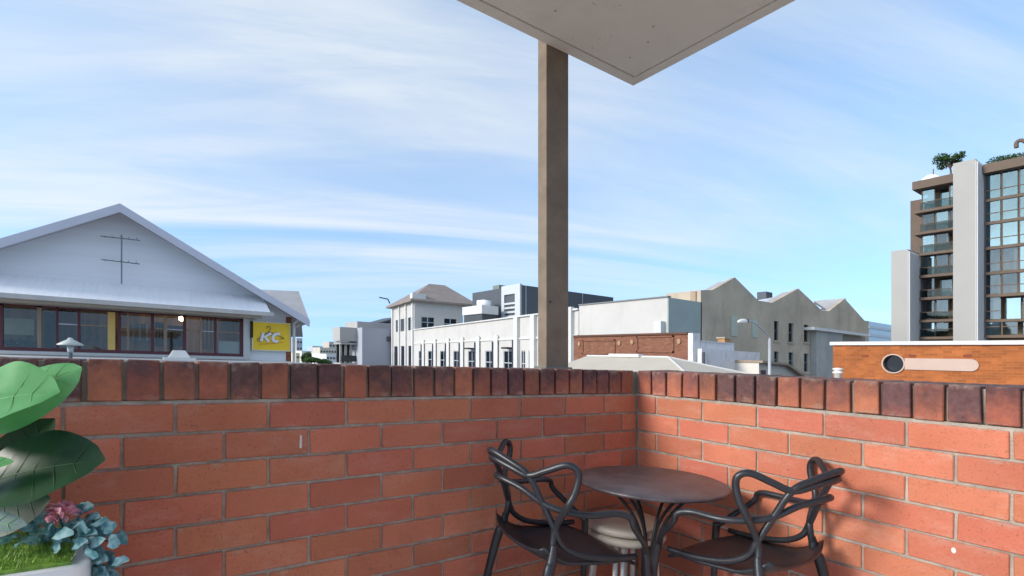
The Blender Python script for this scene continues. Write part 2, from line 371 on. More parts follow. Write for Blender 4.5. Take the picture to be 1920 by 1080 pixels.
def chair(label, lat, dep, heading):
    t = bpy.data.objects.new('armchair', None); C.objects.link(t)
    tag(t, label, 'chair', 'dark plastic armchairs at the round table')
    lat -= FALL * .68
    x, y = FX_ * dep + RX * lat, FY_ * dep + RY * lat
    hx, hy = FX_ * math.sin(heading) + RX * math.cos(heading), FY_ * math.sin(heading) + RY * math.cos(heading)
    t.location = (x, y, fall(x, y)); t.rotation_mode = 'QUATERNION'
    t.rotation_quaternion = (tilt() @ Matrix.Rotation(math.atan2(hy, hx) - math.pi / 2, 4, 'Z')).to_quaternion()
    return t
def mirror(keys):
    a_ = [K_[k] if isinstance(k, str) else Vector(k) for k in keys]
    b_ = [Vector((-p.x, p.y, p.z)) for p in reversed(a_)]
    return a_ + (b_[1:] if abs(a_[-1].x) < 1e-6 else b_)
def chair_parts(t):
    def tb(name, pts, r, n=7, flat=1.0):
        q = crom(pts, n); m = len(q)
        rad = [r(i / (m - 1)) for i in range(m)] if callable(r) else r
        b = MB(sl=False); b.tube(q, rad, 10, flat); o = b.build_local(name, m_plastic, t); return o
    tb('back_rail', mirror(['J4', 'J3', 'J2', 'J1', 'C3', 'C2', 'C1', 'P', 'Jt']), 0.0104)
    tb('upper_arm_rail', mirror([(.182, -.046, CAMZ - .60), 'C3', 'Em', (.242, -.013, CAMZ - .40), 'Ef', (.243, -.010, CAMZ - .323), (.224, -.036, CAMZ - .314), (.178, -.076, CAMZ - .338), 'C1', 'Q', 'Et']), 0.0110)
    tb('lower_arm_rail', mirror(['Tl', (.228, .268, CAMZ - .585), 'Tf', (.257, .187, CAMZ - .485), (.242, .145, CAMZ - .472), 'Tm', (.200, -.02, CAMZ - .462), 'C2', 'T3', 'Tt']), 0.0104)
    for s in (1, -1):
        tb('leg', [(s * .180, -.042, CAMZ - .57), (s * .186, -.052, CAMZ - .62), (s * .196, -.078, CAMZ - .70), (s * .225, -.165, 0)], lambda q: .0115 + .0065 * math.sin(math.pi * min(1, q * 1.05)) ** 1.5)
        tb('leg', [(s * .183, .308, CAMZ - .62), (s * .190, .316, CAMZ - .70), (s * .200, .322, CAMZ - .85), (s * .21, .335, 0)], lambda q: .0145 - .004 * q)
    # seat shell
    nx, ny = 14, 16; vs = []
    for lay in (0, 1):
        for j in range(ny + 1):
            q = j / ny; y = -.078 + q * .346
            w_ = .184 + .006 * math.sin(math.pi * q)
            for i in range(nx + 1):
                a_ = i / nx * 2 - 1
                z = CAMZ - .640 - .010 * (1 - a_ * a_) * math.sin(math.pi * q) + .048 * max(0, 1 - q * 3.4) ** 1.6 + .022 * abs(a_) ** 6 * max(0, 1 - q * 1.5)
                z += -.020 * max(0, q - .86) / .14
                yy = y - .030 * (1 - abs(a_) ** 2) * (1 - q) + .012 * (1 - a_ * a_) * q
                vs.append((a_ * w_, yy, z - lay * .011))
    n1_ = (nx + 1) * (ny + 1); fs = []
    idx = lambda l, j, i: l * n1_ + j * (nx + 1) + i
    for j in range(ny):
        for i in range(nx):
            fs.append((idx(0, j, i), idx(0, j, i + 1), idx(0, j + 1, i + 1), idx(0, j + 1, i)))
            fs.append((idx(1, j, i), idx(1, j + 1, i), idx(1, j + 1, i + 1), idx(1, j, i + 1)))
    for j in range(ny):
        for i in (0, nx): fs.append((idx(0, j, i), idx(0, j + 1, i), idx(1, j + 1, i), idx(1, j, i)))
    for i in range(nx):
        for j in (0, ny): fs.append((idx(0, j, i), idx(1, j, i), idx(1, j, i + 1), idx(0, j, i + 1)))
    b = MB(sl=False); b.add(vs, fs); b.build_local('seat', m_plastic, t)
def build_local(self, name, mat, parent, smooth=True, bevel=0):
    o = self.build(name, mat, None, smooth, bevel); o.parent = parent; return o
MB.build_local = build_local
c1 = chair('dark plastic armchair with looping rails in front of the long parapet, facing the table', .148, 1.798, .408)
chair_parts(c1)
c2 = chair('dark plastic armchair with looping rails beside the parapet under the orange brick building', .910, 1.7095, 2.201)
for ch in list(c1.children):
    q = ch.copy(); C.objects.link(q); q.parent = c2

def floor_thing(name, label, cat, lat, dep, group=None):
    lat -= FALL * .85
    x, y = FX_ * dep + RX * lat, FY_ * dep + RY * lat
    t = bpy.data.objects.new(name, None); C.objects.link(t); t.location = (x, y, fall(x, y))
    t.rotation_mode = 'QUATERNION'; t.rotation_quaternion = tilt().to_quaternion()
    return tag(t, label, cat, group)
TZ = 0.684
m_table = M('dark_table_top', (0.085, 0.070, 0.076), 0.40, 0.45, 9, 0.12, 90, spec=0.6, stain=(0.17, 0.12, 0.11), stain_amt=0.7)
m_iron = M('black_iron', (0.018, 0.018, 0.02), 0.45, 0.2, 20)
t = floor_thing('bistro_table', 'round dark metal bistro table with fanned rods in the corner between the two armchairs', 'table', .600, 2.005)
b = MB(sl=False); b.lathe([(.02, -.012), (.267, -.014), (.276, -.012), (.280, -.006), (.279, -.001), (.274, .001), (.05, 0), (.001, 0)], (0, 0, TZ), 64); o = b.build_local('table_top', m_table, t)
b = MB(sl=False); b.lathe([(.024, .02), (.024, .30), (.028, .33), (.028, .41), (.02, .425)], (0, 0, 0), 20); b.build_local('column', m_iron, t)
for k in range(6):
    a_ = R(k * 60 + 10); ca, sa = math.cos(a_), math.sin(a_)
    b = MB(sl=False); b.tube(crom([(.018 * ca, .018 * sa, .37), (.026 * ca, .026 * sa, .45), (.068 * ca, .068 * sa, .55), (.150 * ca, .150 * sa, .640), (.205 * ca, .205 * sa, TZ - .014)], 5), .0062, 8); b.build_local('rod', m_iron, t)
for k in range(3):
    a_ = R(k * 120 + 40); ca, sa = math.cos(a_), math.sin(a_)
    b = MB(sl=False); b.tube(crom([(.02 * ca, .02 * sa, .12), (.1 * ca, .1 * sa, .09), (.2 * ca, .2 * sa, .02), (.24 * ca, .24 * sa, .012)], 5), .011, 8); b.build_local('foot', m_iron, t)
b = MB(sl=False); b.lathe([(.05, TZ - .03), (.05, TZ - .0125), (.001, TZ - .0125)], (0, 0, 0), 20); b.build_local('top_plate', m_iron, t)

m_stool = M('cream_plastic', (0.50, 0.44, 0.37), 0.4, 0.08, 6)
m_leg = M('pale_metal_leg', (0.66, 0.64, 0.60), 0.35, 0.05, 10, metal=0.3)
for k, lab in enumerate(('cream round stool under the table, lower of the stacked pair', 'cream round stool under the table, upper of the stacked pair')):
    t = floor_thing('stool', lab, 'stool', .556, 2.20, 'stacked cream stools')
    z = .425 + .038 * k
    b = MB(sl=False); b.lathe([(.02, -.018), (.12, -.022), (.158, -.020), (.166, -.008), (.163, .004), (.15, .010), (.03, .006), (.001, .006)], (0, 0, z), 40); b.build_local('seat', m_stool, t)
    for q in range(4):
        a_ = R(q * 90 + 25 + k * 14); ca, sa = math.cos(a_), math.sin(a_)
        b = MB(sl=False); b.tube([(.118 * ca, .118 * sa, z - .02), (.15 * ca, .15 * sa, .0 + .038 * k)], .011, 10); b.build_local('leg', m_leg, t)

# ---------------------------------------------------------------- planter and plants
def leaf_mesh(b, base, tip, width, normal, curl=.15, fold=.25, n=12, wave=0.0):
    base, tip = Vector(base), Vector(tip); ax = tip - base; Ln = ax.length; ax.normalize()
    nr = Vector(normal); nr = (nr - ax * nr.dot(ax)).normalized(); sd_ = ax.cross(nr)
    vs, fs = [], []
    m = 3
    for i in range(n + 1):
        q = i / n; hw = width * .5 * (math.sin(math.pi * min(.999, q ** 1.15)) ** .62) + .0008
        c = base + ax * (Ln * q) + nr * (curl * Ln * math.sin(math.pi * q))
        for k in range(-m, m + 1):
            s = k / m
            vs.append(c + sd_ * (hw * s) + nr * (fold * hw * abs(s) ** 1.3 + wave * hw * math.sin(q * 14 + s * 2) * abs(s)))
    for i in range(n):
        for k in range(2 * m):
            p = i * (2 * m + 1) + k; fs.append((p, p + 1, p + 2 * m + 2, p + 2 * m + 1))
    return b.add(vs, fs)
def leaf_mat(name, col, vein, rough=.35, sub=.0, scale=14):
    m = bpy.data.materials.new(name); m.use_nodes = True; t = m.node_tree; b = t.nodes['Principled BSDF']
    co = t.nodes.new('ShaderNodeTexCoord'); ns = t.nodes.new('ShaderNodeTexNoise'); ns.inputs['Scale'].default_value = scale; ns.inputs['Detail'].default_value = 4
    t.links.new(co.outputs['Object'], ns.inputs['Vector'])
    cr = t.nodes.new('ShaderNodeValToRGB'); cr.color_ramp.elements[0].position = .35; cr.color_ramp.elements[1].position = .7
    cr.color_ramp.elements[0].color = tuple(col) + (1,); cr.color_ramp.elements[1].color = tuple(vein) + (1,)
    t.links.new(ns.outputs[0], cr.inputs[0]); t.links.new(cr.outputs[0], b.inputs['Base Color'])
    b.inputs['Roughness'].default_value = rough; b.inputs['Specular IOR Level'].default_value = .22
    tl = t.nodes.new('ShaderNodeBsdfTranslucent'); t.links.new(cr.outputs[0], tl.inputs[0])
    mx = t.nodes.new('ShaderNodeMixShader'); mx.inputs[0].default_value = sub; o = t.nodes['Material Output']
    t.links.new(b.outputs[0], mx.inputs[1]); t.links.new(tl.outputs[0], mx.inputs[2]); t.links.new(mx.outputs[0], o.inputs[0]); return m
PBY, PBX, PBZ = 1.30, -.075, .700
t = thing('planter_box', 'white rounded planter box with artificial grass on top, by the long parapet', 'planter', (-.7, 1.42, 0))
b = MB(); rr = .03; pts = [(-1.4, PBY), (-1.4, 1.60)] + [(PBX - rr + rr * math.sin(R(q)), 1.60 - rr + rr * math.cos(R(q))) for q in range(0, 91, 15)] + [(PBX - rr + rr * math.cos(R(q)), PBY + rr - rr * math.sin(R(q))) for q in range(0, 91, 15)]
b.prism([(x, y, 0.0) for x, y in pts], (0, 0, PBZ)); b.build('box', M('white_glazed_planter', (0.80, 0.80, 0.80), 0.35, 0.03, 2), t, bevel=.004)
gmat = M('artificial_grass', (0.19, 0.33, 0.045), 0.6, 0.4, 60, rnd=0.0)
b = MB()
b.box((-1.38, PBY + .018, PBZ - .01), (PBX - .03, 1.58, PBZ + .006))
for k in range(5200):
    x, y = random.uniform(-1.0, PBX - .032), random.uniform(PBY + .018, 1.575)
    h = random.uniform(.012, .024); a_ = random.uniform(0, 6.28); ln = random.uniform(.006, .018); wv = .0016
    dx, dy = math.cos(a_), math.sin(a_)
    b.add([(x - dy * wv, y + dx * wv, PBZ), (x + dy * wv, y - dx * wv, PBZ), (x + dx * ln, y + dy * ln, PBZ + h)], [(0, 1, 2)])
o = b.build('grass_mat', gmat, t); o['kind'] = 'stuff'

tp = thing('leafy_plant', 'large plant with broad light and dark green leaves rising from the planter', 'plant', (-.42, 1.42, PBZ))
m_dkleaf = leaf_mat('dark_leaf', (0.006, 0.026, 0.009), (0.014, 0.050, 0.015), .36, .03, 14)
m_ltleaf = leaf_mat('light_leaf', (0.09, 0.34, 0.10), (0.20, 0.50, 0.20), .48, .35, 10)
m_vein = M('leaf_vein', (0.20, 0.44, 0.17), .6); m_vein_d = M('leaf_vein_dark', (0.03, 0.08, 0.03), .5)
def plant_leaf(base, tip, width, nrm, mat, curl=.1, fold=.2, rib=True, wave=0.0):
    bp_, tp_ = P(*base[:2], d=base[2]), P(*tip[:2], d=tip[2])
    b = MB(); leaf_mesh(b, bp_, tp_, width, nrm, curl, fold, 16, wave); o = b.build('leaf', mat, tp, True)
    if rib:
        ax = tp_ - bp_; nv = Vector(nrm); nv = (nv - ax * nv.dot(ax) / ax.dot(ax)).normalized()
        b = MB(); b.tube([bp_ + ax * q + nv * (curl * ax.length * math.sin(math.pi * q)) for q in [i / 12 for i in range(12)]], [.0026 * (1 - i / 13) for i in range(12)], 6); sd2 = ax.normalized().cross(nv)
        for i in range(3, 14, 2):
            q = i / 16; c0 = bp_ + ax * q + nv * (curl * ax.length * math.sin(math.pi * q) + .0006); hw = width * .46 * (math.sin(math.pi * min(.999, q ** 1.15)) ** .62)
            for sg_ in (1, -1):
                pts = []
                for j in range(5):
                    e = j / 4; q2 = min(.98, q + .10 * e); pts.append(bp_ + ax * q2 + sd2 * (sg_ * hw * e) + nv * (curl * ax.length * math.sin(math.pi * q2) + fold * hw * e ** 1.3 + .0005))
                b.tube(pts, [.0007, .0006, .0005, .0003, .0001], 4)
        b.build('midrib', m_vein if mat is not m_dkleaf else m_vein_d, o, True)
    return o
toward = (-FX_, -FY_, .0)
def nrm(lat, dep, up): return (RX * lat + FX_ * dep, RY * lat + FY_ * dep, up)
plant_leaf((-60, 815, 1.02), (153, 689, 1.05), .120, nrm(.45, -.6, .7), m_ltleaf, .10, -.35)
plant_leaf((-110, 800, .98), (112, 735, .98), .160, nrm(-.05, -.75, .75), m_ltleaf, .10, .22, wave=.05)
plant_leaf((-70, 925, .97), (197, 862, .97), .150, nrm(.25, -.75, .70), m_dkleaf, .07, .16, wave=.05)
plant_leaf((-40, 935, 1.08), (103, 785, 1.10), .085, nrm(.35, -.8, .3), m_dkleaf, .05, .2)
plant_leaf((-70, 960, 1.06), (95, 935, 1.04), .12, nrm(.1, -.9, .2), m_dkleaf, .08, .2)
plant_leaf((-110, 905, .92), (26, 866, .92), .035, nrm(.1, -.8, .8), m_ltleaf, .1, .2)
plant_leaf((-110, 1000, .95), (50, 985, .95), .05, nrm(.1, -.8, .9), leaf_mat('pale_leaf', (0.22, 0.30, 0.27), (0.30, 0.38, 0.35), .5, .15), .1, .2)
plant_leaf((-80, 985, 1.12), (70, 900, 1.14), .10, nrm(.2, -.9, .1), m_dkleaf, .05, .2)
b = MB(); b.tube([P(-60, 1030, d=1.08), P(-80, 930, d=1.06), P(-95, 800, d=1.02)], .009, 8); b.build('stem', M('green_stem', (0.10, 0.16, 0.05), .6), tp, True)

tb_ = thing('flowering_plant', 'blue-green leaved plant with a pink flower spilling over the planter end', 'plant', (-.16, 1.42, PBZ))
m_bl = leaf_mat('blue_leaf', (0.09, 0.27, 0.30), (0.40, 0.60, 0.64), .6, .25, 70)
random.seed(11)
spots = [(20, 1000), (50, 985), (75, 1000), (95, 975), (40, 1015), (70, 1018), (110, 990), (130, 1000), (90, 1010), (62, 968), (30, 978), (120, 1012), (5, 1012), (140, 985),
         (160, 955), (172, 975), (152, 990), (182, 990), (168, 1000), (192, 985), (200, 1000), (150, 1020), (172, 1030), (180, 1050), (170, 1066), (205, 1045), (215, 1055), (195, 1070), (225, 1012), (185, 1075), (208, 1075)]
spots += [(u + random.uniform(-14, 14), v + random.uniform(-10, 10)) for u, v in spots]
for k, (u, v) in enumerate(spots):
    d = random.uniform(1.02, 1.16) if u < 150 else random.uniform(1.03, 1.12)
    a_ = math.atan2(v - 1010, u - 100) + random.uniform(-.9, .9)
    L_ = random.uniform(26, 40)
    b0, t0 = P(u - math.cos(a_) * L_ * .5, v - math.sin(a_) * L_ * .4, d=d + .02), P(u + math.cos(a_) * L_ * .5, v + math.sin(a_) * L_ * .45, d=d - .02)
    b = MB(); leaf_mesh(b, b0, t0, random.uniform(.018, .031), nrm(random.uniform(-.7, .7), -.8, random.uniform(-.1, .9)), random.uniform(-.1, .2), random.uniform(-.3, .6), 9, .3); b.build('leaf', m_bl, tb_, True)
m_stem2 = M('thin_stem', (0.10, 0.16, 0.12), .7)
for (u, v) in ((165, 965), (200, 1050), (225, 1012), (180, 1000), (110, 965)):
    b = MB(); b.tube(crom([P(110, 1040, d=1.14), P((u + 110) / 2 + 8, (v + 1040) / 2 - 8, d=1.12), P(u, v, d=1.09)], 4), .002, 6); b.build('stem', m_stem2, tb_, True)
m_pink = leaf_mat('pink_petal', (0.78, 0.26, 0.36), (0.92, 0.62, 0.68), .6, .3, 60)
fc = P(116, 966, d=1.06); fl = MB()
for k in range(70):
    z_ = random.uniform(-.35, 1); a_ = random.uniform(0, 6.28); rr = math.sqrt(1 - z_ * z_)
    dr = Vector((rr * math.cos(a_), rr * math.sin(a_), z_)); c0 = fc + Vector((dr.x * .022, dr.y * .022, dr.z * .018))
    leaf_mesh(fl, c0 - dr * .006, c0 + dr * .006 + Vector((random.uniform(-1, 1), random.uniform(-1, 1), random.uniform(-.3, 1))) * .008, .014, dr.orthogonal() + Vector((0, 0, .5)), .2, .3, 3)
fl.build('flower', m_pink, tb_, True)

# ================================================================ BUILDINGS BEYOND
def facade_box(b, u0, u1, v0, v1, X=None, Y=None, depth=.2, out_=0.0, zref=None):
    """box whose visible face spans pixels u0..u1 at heights v0 (top) .. v1 (bottom), measured at the middle"""
    um = (u0 + u1) / 2
    z1, z0 = P(um, v0, X, Y).z, P(um, v1, X, Y).z
    a, c = P(u0, 600, X, Y), P(u1, 600, X, Y)
    if Y is not None: b.box((a.x, Y - out_, z0), (c.x, Y + depth, z1))
    else: b.box((X - out_, a.y, z0), (X + depth, c.y, z1))
    return b
def xat(u, Y): return P(u, 600, Y=Y).x
def yat(u, X): return P(u, 600, X=X).y

# ---------------------------------------------------------------- gabled hall with the yellow sign
YG = 17.3
m_boards = M('pale_weatherboard', (0.74, 0.74, 0.77), 0.75, 0.05, 1.0, 0.4, 6, stretch=(.15, .15, 4))
m_barge = M('lavender_barge_board', (0.55, 0.55, 0.62), 0.6, 0.05, 1)
m_tin = M('pale_roof_sheeting', (0.80, 0.81, 0.84), 0.45, 0.06, 2, 0.3, 9, stretch=(6, .2, 1))
m_rooftile = M('grey_roofing', (0.42, 0.40, 0.40), 0.7, 0.12, 2, 0.3, 10)
m_fascia = M('beige_fascia', (0.46, 0.40, 0.33), 0.7, 0.08, 2)
m_maroon = M('maroon_frame', (0.13, 0.035, 0.045), 0.5, 0.1, 2)
m_beigef = M('timber_frame', (0.34, 0.25, 0.18), 0.6, 0.1, 2)
m_brown = M('streaky_brown', (0.42, 0.26, 0.14), 0.7, 0.4, 1.4, stretch=(3, 1, .3))  # brown stands in for brick buildings reflected in the hall panes
m_yellow = M('yellow_paint', (0.80, 0.52, 0.16), 0.6, 0.06, 3)
XR = P(225, 382, Y=16.7).x; ZA = P(225, 384, Y=16.7).z
XE = P(580, 603, Y=16.7).x; ZE = P(580, 601, Y=16.7).z
k_ = (ZA - ZE) / (XE - XR)
t = thing('gabled_hall', 'pale gabled hall with tin awning over a band of maroon-framed shop windows', 'building', (XR, 18, ZG))
XWR = P(546, 620, Y=YG).x
ZH, ZS = CAMZ + .97, CAMZ - .13
x0_ = 2 * XR - XWR
b = MB()
b.prism([(x0_, YG, ZH), (XWR, YG, ZH), (XWR, YG, ZE + .2), (XR, YG, ZE + .2 + (XWR - XR) * k_ - .02), (x0_, YG, ZE + .2)], (0, .2, 0))
XW1 = P(457, 620, Y=YG).x
b.box((XW1, YG, ZG), (XWR, YG + .2, ZH - .001))
b.box((x0_, YG, ZG), (XW1, YG + .2, ZS)); b.box((x0_, YG + .2, ZG), (x0_ + .2, YG + 13, ZE + .1)); b.box((XWR - .2, YG + .2, ZG), (XWR, YG + 13, ZE + .1))
b.build('wall', m_boards, t)
for nm, s in (('roof', 1), ('roof', -1)):
    b = MB(); xe = XR + s * (XE - XR)
    b.prism([(XR, 16.74, ZA), (xe, 16.74, ZE), (xe, 16.74, ZE - .1), (XR, 16.74, ZA - .1)], (0, 14, 0)); rf = b.build('roof', m_rooftile, t)
    b = MB(); b.prism([(XR, 16.66, ZA + .03), (xe, 16.66, ZE + .03), (xe, 16.66, ZE - .19), (XR, 16.66, ZA - .19)], (0, .075, 0)); b.build('barge_board', m_barge, rf)
# awning
XA1 = 3.2; ya = 16.05; zt, zb = CAMZ + 1.70, CAMZ + 1.12
b = MB(); b.prism([(x0_, YG - .002, zt), (x0_, ya, zb), (x0_, ya, zb - .04), (x0_, YG - .002, zt - .04)], (XA1 - x0_, 0, 0)); aw = b.build('awning_roof', m_tin, t)
MB().box((x0_, ya - .13, zb - .09), (XA1 + .05, ya - .005, zb + .02)).build('gutter', M('gutter_grey', (0.50, 0.47, 0.45), .5), aw)
MB().box((x0_, ya + .12, ZH + .0), (XW1 + .3, ya + .2, zb - .05)).build('fascia_board', m_fascia, aw)
MB().box((x0_, ya + .2, ZH + .02), (XW1 + .3, YG - .01, ZH + .06)).build('awning_soffit', m_fascia, aw)
# windows
def wx(u): return P(u, 610, Y=YG).x
bars = [(-140, 6, m_maroon), (-70, 5, m_maroon), (3, 6, m_maroon), (74, 8, m_beigef), (107, 4, m_maroon), (148, 5, m_maroon), (209, 14, m_yellow), (224, 6, m_maroon), (240, 3, m_beigef), (286, 6, m_maroon), (310, 6, m_beigef), (346, 6, m_maroon), (376, 3, m_beigef), (404, 4, m_maroon), (453, 6, m_maroon)]
for u, wd, mt in bars:
    MB().box((wx(u - wd / 2), YG - .03, ZS), (wx(u + wd / 2), YG + .09, ZH)).build('mullion', mt, t)
for k in range(len(bars) - 1):
    a, c = wx(bars[k][0] + bars[k][1] / 2), wx(bars[k + 1][0] - bars[k + 1][1] / 2)
    if c - a < .12: continue
    MB().box((a, YG + .02, ZS + .05), (c, YG + .028, ZH - .03)).build('window_pane', m_glass, t)
    if k > 3 and k != 8: MB().box((a, YG + .0, ZS + .66), (c, YG + .05, ZS + .69)).build('transom', m_beigef if k % 2 else m_barge, t)
MB().box((wx(-200), YG - .04, ZS - .03), (wx(457), YG + .09, ZS + .05)).build('bottom_rail', m_maroon, t)
MB().box((wx(-200), YG - .03, ZH - .04), (wx(457), YG + .09, ZH + .0)).build('head_rail', m_maroon, t)
MB().box((wx(-200), YG - .22, ZS - .12), (XW1 + .05, YG - .001, ZS - .04)).build('sill', m_white, t)
MB().box((x0_ + .2, YG + 1.5, ZG), (XWR - .2, YG + 1.6, ZH + .3)).build('back_partition', m_brown, t)
MB().box((x0_ + .2, YG + .2, ZS - .4), (XWR - .2, YG + 1.49, ZS - .3)).build('shop_floor', m_brown, t)
MB().box((XW1 - .02, YG - .1, ZG), (XW1 + .16, YG - .001, ZH + .02)).build('pilaster', m_white, t)
MB().box((XW1 + .17, YG - .16, ZH - .55), (XW1 + .23, YG - .001, ZH - .05)).build('bracket', m_dark, t)
MB().box((XWR - .16, YG - .012, ZG), (XWR + .0, YG - .001, ZE + .1)).build('brick_pier', M('hall_brick', (0.27, 0.09, 0.05), .8, .3, 8), t)
b = MB(); b.tube([(XWR + .07, YG - .06, ZG), (XWR + .07, YG - .06, ZE - .1), (XWR + .2, YG - .3, ZE + .05), (XE - .05, YG - .3, ZE + .1)], .045, 8); b.build('downpipe', m_white, t)
# soffit of the right eave and the hipped wing behind
MB().prism([(XWR + .01, YG + .9, ZE - .22), (XE + .06, YG + .9, ZE - .16), (XE + .06, YG + .9, ZE - .08), (XWR + .01, YG + .9, ZE + .12)], (0, 3.4, 0)).build('side_eave', m_fascia, t)
q0, q1, q2, q3 = P(440, 541, Y=24.0), P(560, 546, Y=24.0), P(582, 606, Y=21.2), P(440, 606, Y=21.2)
b = MB(); b.add([q0, q1, q2, q3, q0 + Vector((0, 4, -1.9)), q1 + Vector((1.2, 4, -1.9)), q3 + Vector((0, 6, -.3)), q2 + Vector((0, 6.5, -.3))], [(0, 1, 2, 3), (1, 5, 7, 2), (0, 4, 5, 1), (3, 2, 7, 6), (0, 3, 6, 4), (4, 6, 7, 5)])
b.build('wing_roof', m_rooftile, t)
# things inside the shop, some added for the reflections in its panes
def inside(name, label, cat, u0, u1, v0, v1, yy, mat, th=.25, group=None):
    b = MB(); facade_box(b, u0, u1, v0, v1, Y=yy, depth=th); o = b.build(name, mat, None, bevel=.01); tag(o, label, cat, group); return o
inside('notice_board', 'white notice panel leaning inside the shop window nearest the yellow sign', 'panel', 410, 451, 640, 664, YG + .06, m_white, .03)
inside('reflection_screen', 'cream screen added for the reflected wall, left end of the shop windows', 'screen', 8, 64, 597, 628, YG + .7, M('cream_board', (0.62, 0.60, 0.44), .7), .08)  # sheet added for the pale wall mirrored in the panes
m_cloth = [M('cloth_%s' % n, c, .9, .2, 5) for n, c in (('navy', (0.03, 0.04, 0.07)), ('tan', (0.28, 0.19, 0.1)), ('grey', (0.22, 0.23, 0.25)), ('rust', (0.22, 0.09, 0.05)), ('black', (0.02, 0.02, 0.022)))]
for k, (u0, u1, v0, v1, c, lab) in enumerate(((82, 105, 585, 655, 4, 'black cloth'), (110, 146, 580, 640, 3, 'rust brown cloth'), (152, 196, 600, 640, 1, 'tan cloth'), (244, 282, 606, 640, 2, 'grey cloth'), (290, 306, 604, 650, 0, 'navy cloth'), (314, 343, 610, 650, 4, 'black cloth'), (380, 402, 590, 655, 1, 'tan cloth'))):
    b = MB(); yy = YG + .9 + .1 * (k % 3)
    a0, a1 = P(u0, v0, Y=yy), P(u1, v1, Y=yy)
    n = 9; top = [(a0.x + (a1.x - a0.x) * i / n, yy + .06 * math.sin(i * 2.1 + k)) for i in range(n + 1)]
    vs = [(x, y, a0.z) for x, y in top] + [(x, y + .03, a1.z) for x, y in top]; vs += [(x, y + .05, z) for x, y, z in vs]
    m_ = n + 1
    fs = [(i, i + 1, m_ + i + 1, m_ + i) for i in range(n)] + [(2 * m_ + i, 3 * m_ + i, 3 * m_ + i + 1, 2 * m_ + i + 1) for i in range(n)] + [(i, 2 * m_ + i, 2 * m_ + i + 1, i + 1) for i in range(n)]
    tag(b.add(vs, fs).build('reflection_cloth', m_cloth[c]), lab + ' added for reflections behind the windows at ' + ('the maroon bars beside the yellow post' if 150 < u0 < 300 else 'the left end of the hall' if u0 < 150 else 'the end near the white notice panel'), 'cloth', 'cloths standing for window reflections')  # cloths added where the panes would show reflections
def leaf_cloud(b, c, rx, ry, rz, n, size, zmin=None):
    for k in range(n):
        while True:
            p = Vector((random.uniform(-1, 1), random.uniform(-1, 1), random.uniform(-1, 1)))
            if .15 < p.length < 1: break
        q = Vector((c[0] + p.x * rx, c[1] + p.y * ry, c[2] + p.z * rz))
        d1 = Vector((random.uniform(-1, 1), random.uniform(-1, 1), random.uniform(-1, 1))).normalized(); d2 = d1.orthogonal().normalized(); s_ = size * random.uniform(.6, 1.3)
        b.add([q - d1 * s_, q - d2 * s_ * .5, q + d1 * s_, q + d2 * s_ * .5], [(0, 1, 2, 3)])
m_fol = leaf_mat('foliage', (0.035, 0.075, 0.018), (0.085, 0.14, 0.035), .6, .2, 1.5)
t = thing('reflection_shrub', 'low green shrub added for the reflected hedge, left end of the shop windows', 'plant', tuple(P(38, 655, Y=YG + .5)))  # foliage added for the hedge mirrored in the panes
b = MB(); a = P(38, 645, Y=YG + .5); leaf_cloud(b, a, .42, .16, .14, 260, .045); b.build('foliage', m_fol, t)
a_ = P(38, 655, Y=YG + .5); MB().box((a_.x - .35, a_.y - .1, a_.z - .2), (a_.x + .35, a_.y + .1, a_.z + .02)).build('trough', m_brown, t)
t = thing('pendant_lamp', 'small lit globe lamp hanging behind the shop windows', 'lamp', tuple(P(340, 597, Y=YG + .4)))
a_ = P(340, 597, Y=YG + .4); b = MB(); b.lathe([(.01, -.075), (.05, -.055), (.07, 0), (.05, .055), (.01, .075)], a_, 14); b.build('globe', glow('lit_globe', (1.0, 0.72, 0.40), 16), t, True)
b = MB(); b.tube([a_ + Vector((0, 0, .08)), (a_.x, a_.y, ZH + .1)], .008, 6); b.build('cord', m_dark, t)

# yellow sign
ys = YG - .14
s0, s1 = P(474, 603, Y=ys), P(543, 657, Y=ys)
zt_, zb_ = P(508, 605.5, Y=ys).z, P(508, 656.5, Y=ys).z
t = thing('shop_sign', 'yellow shop sign with white KC lettering and a coat hanger outline, on the hall wall', 'sign', ((s0.x + s1.x) / 2, YG, zb_))
MB().box((s0.x, ys, zb_), (s1.x, YG - .002, zt_)).build('panel', M('sign_yellow', (0.86, 0.56, 0.02), .45, .04, 2), t)
b = MB(); e_ = .022
b.box((s0.x - e_, ys - .02, zb_ - e_), (s1.x + e_, YG - .003, zb_)); b.box((s0.x - e_, ys - .02, zt_), (s1.x + e_, YG - .003, zt_ + e_)); b.box((s0.x - e_, ys - .02, zb_), (s0.x, YG - .003, zt_)); b.box((s1.x, ys - .02, zb_), (s1.x + e_, YG - .003, zt_))
b.build('frame', M('sign_frame', (0.75, 0.72, 0.55), .5), t)
W_, H_ = s1.x - s0.x, zt_ - zb_
def sg(a, c, o=0.0): return Vector((s0.x + a * W_, ys - .006 - o, zb_ + c * H_))
m_ink = M('sign_ink', (0.16, 0.08, 0.06), .5); m_let = M('sign_letter', (0.85, 0.85, 0.88), .45, .02); m_line = M('sign_line', (0.62, 0.22, 0.03), .5)
def strokes(name, lines, r, mat, o):
    b = MB()
    for ln in lines: b.tube([sg(x, y, o) for x, y in ln], r, 6)
    return b.build(name, mat, t)
arc = lambda cx, cy, rx, ry, a0, a1, n=10: [(cx + rx * math.cos(R(a0 + (a1 - a0) * i / n)), cy + ry * math.sin(R(a0 + (a1 - a0) * i / n))) for i in range(n + 1)]
sh = lambda pts: [(x + (y - .45) * .18, y) for x, y in pts]
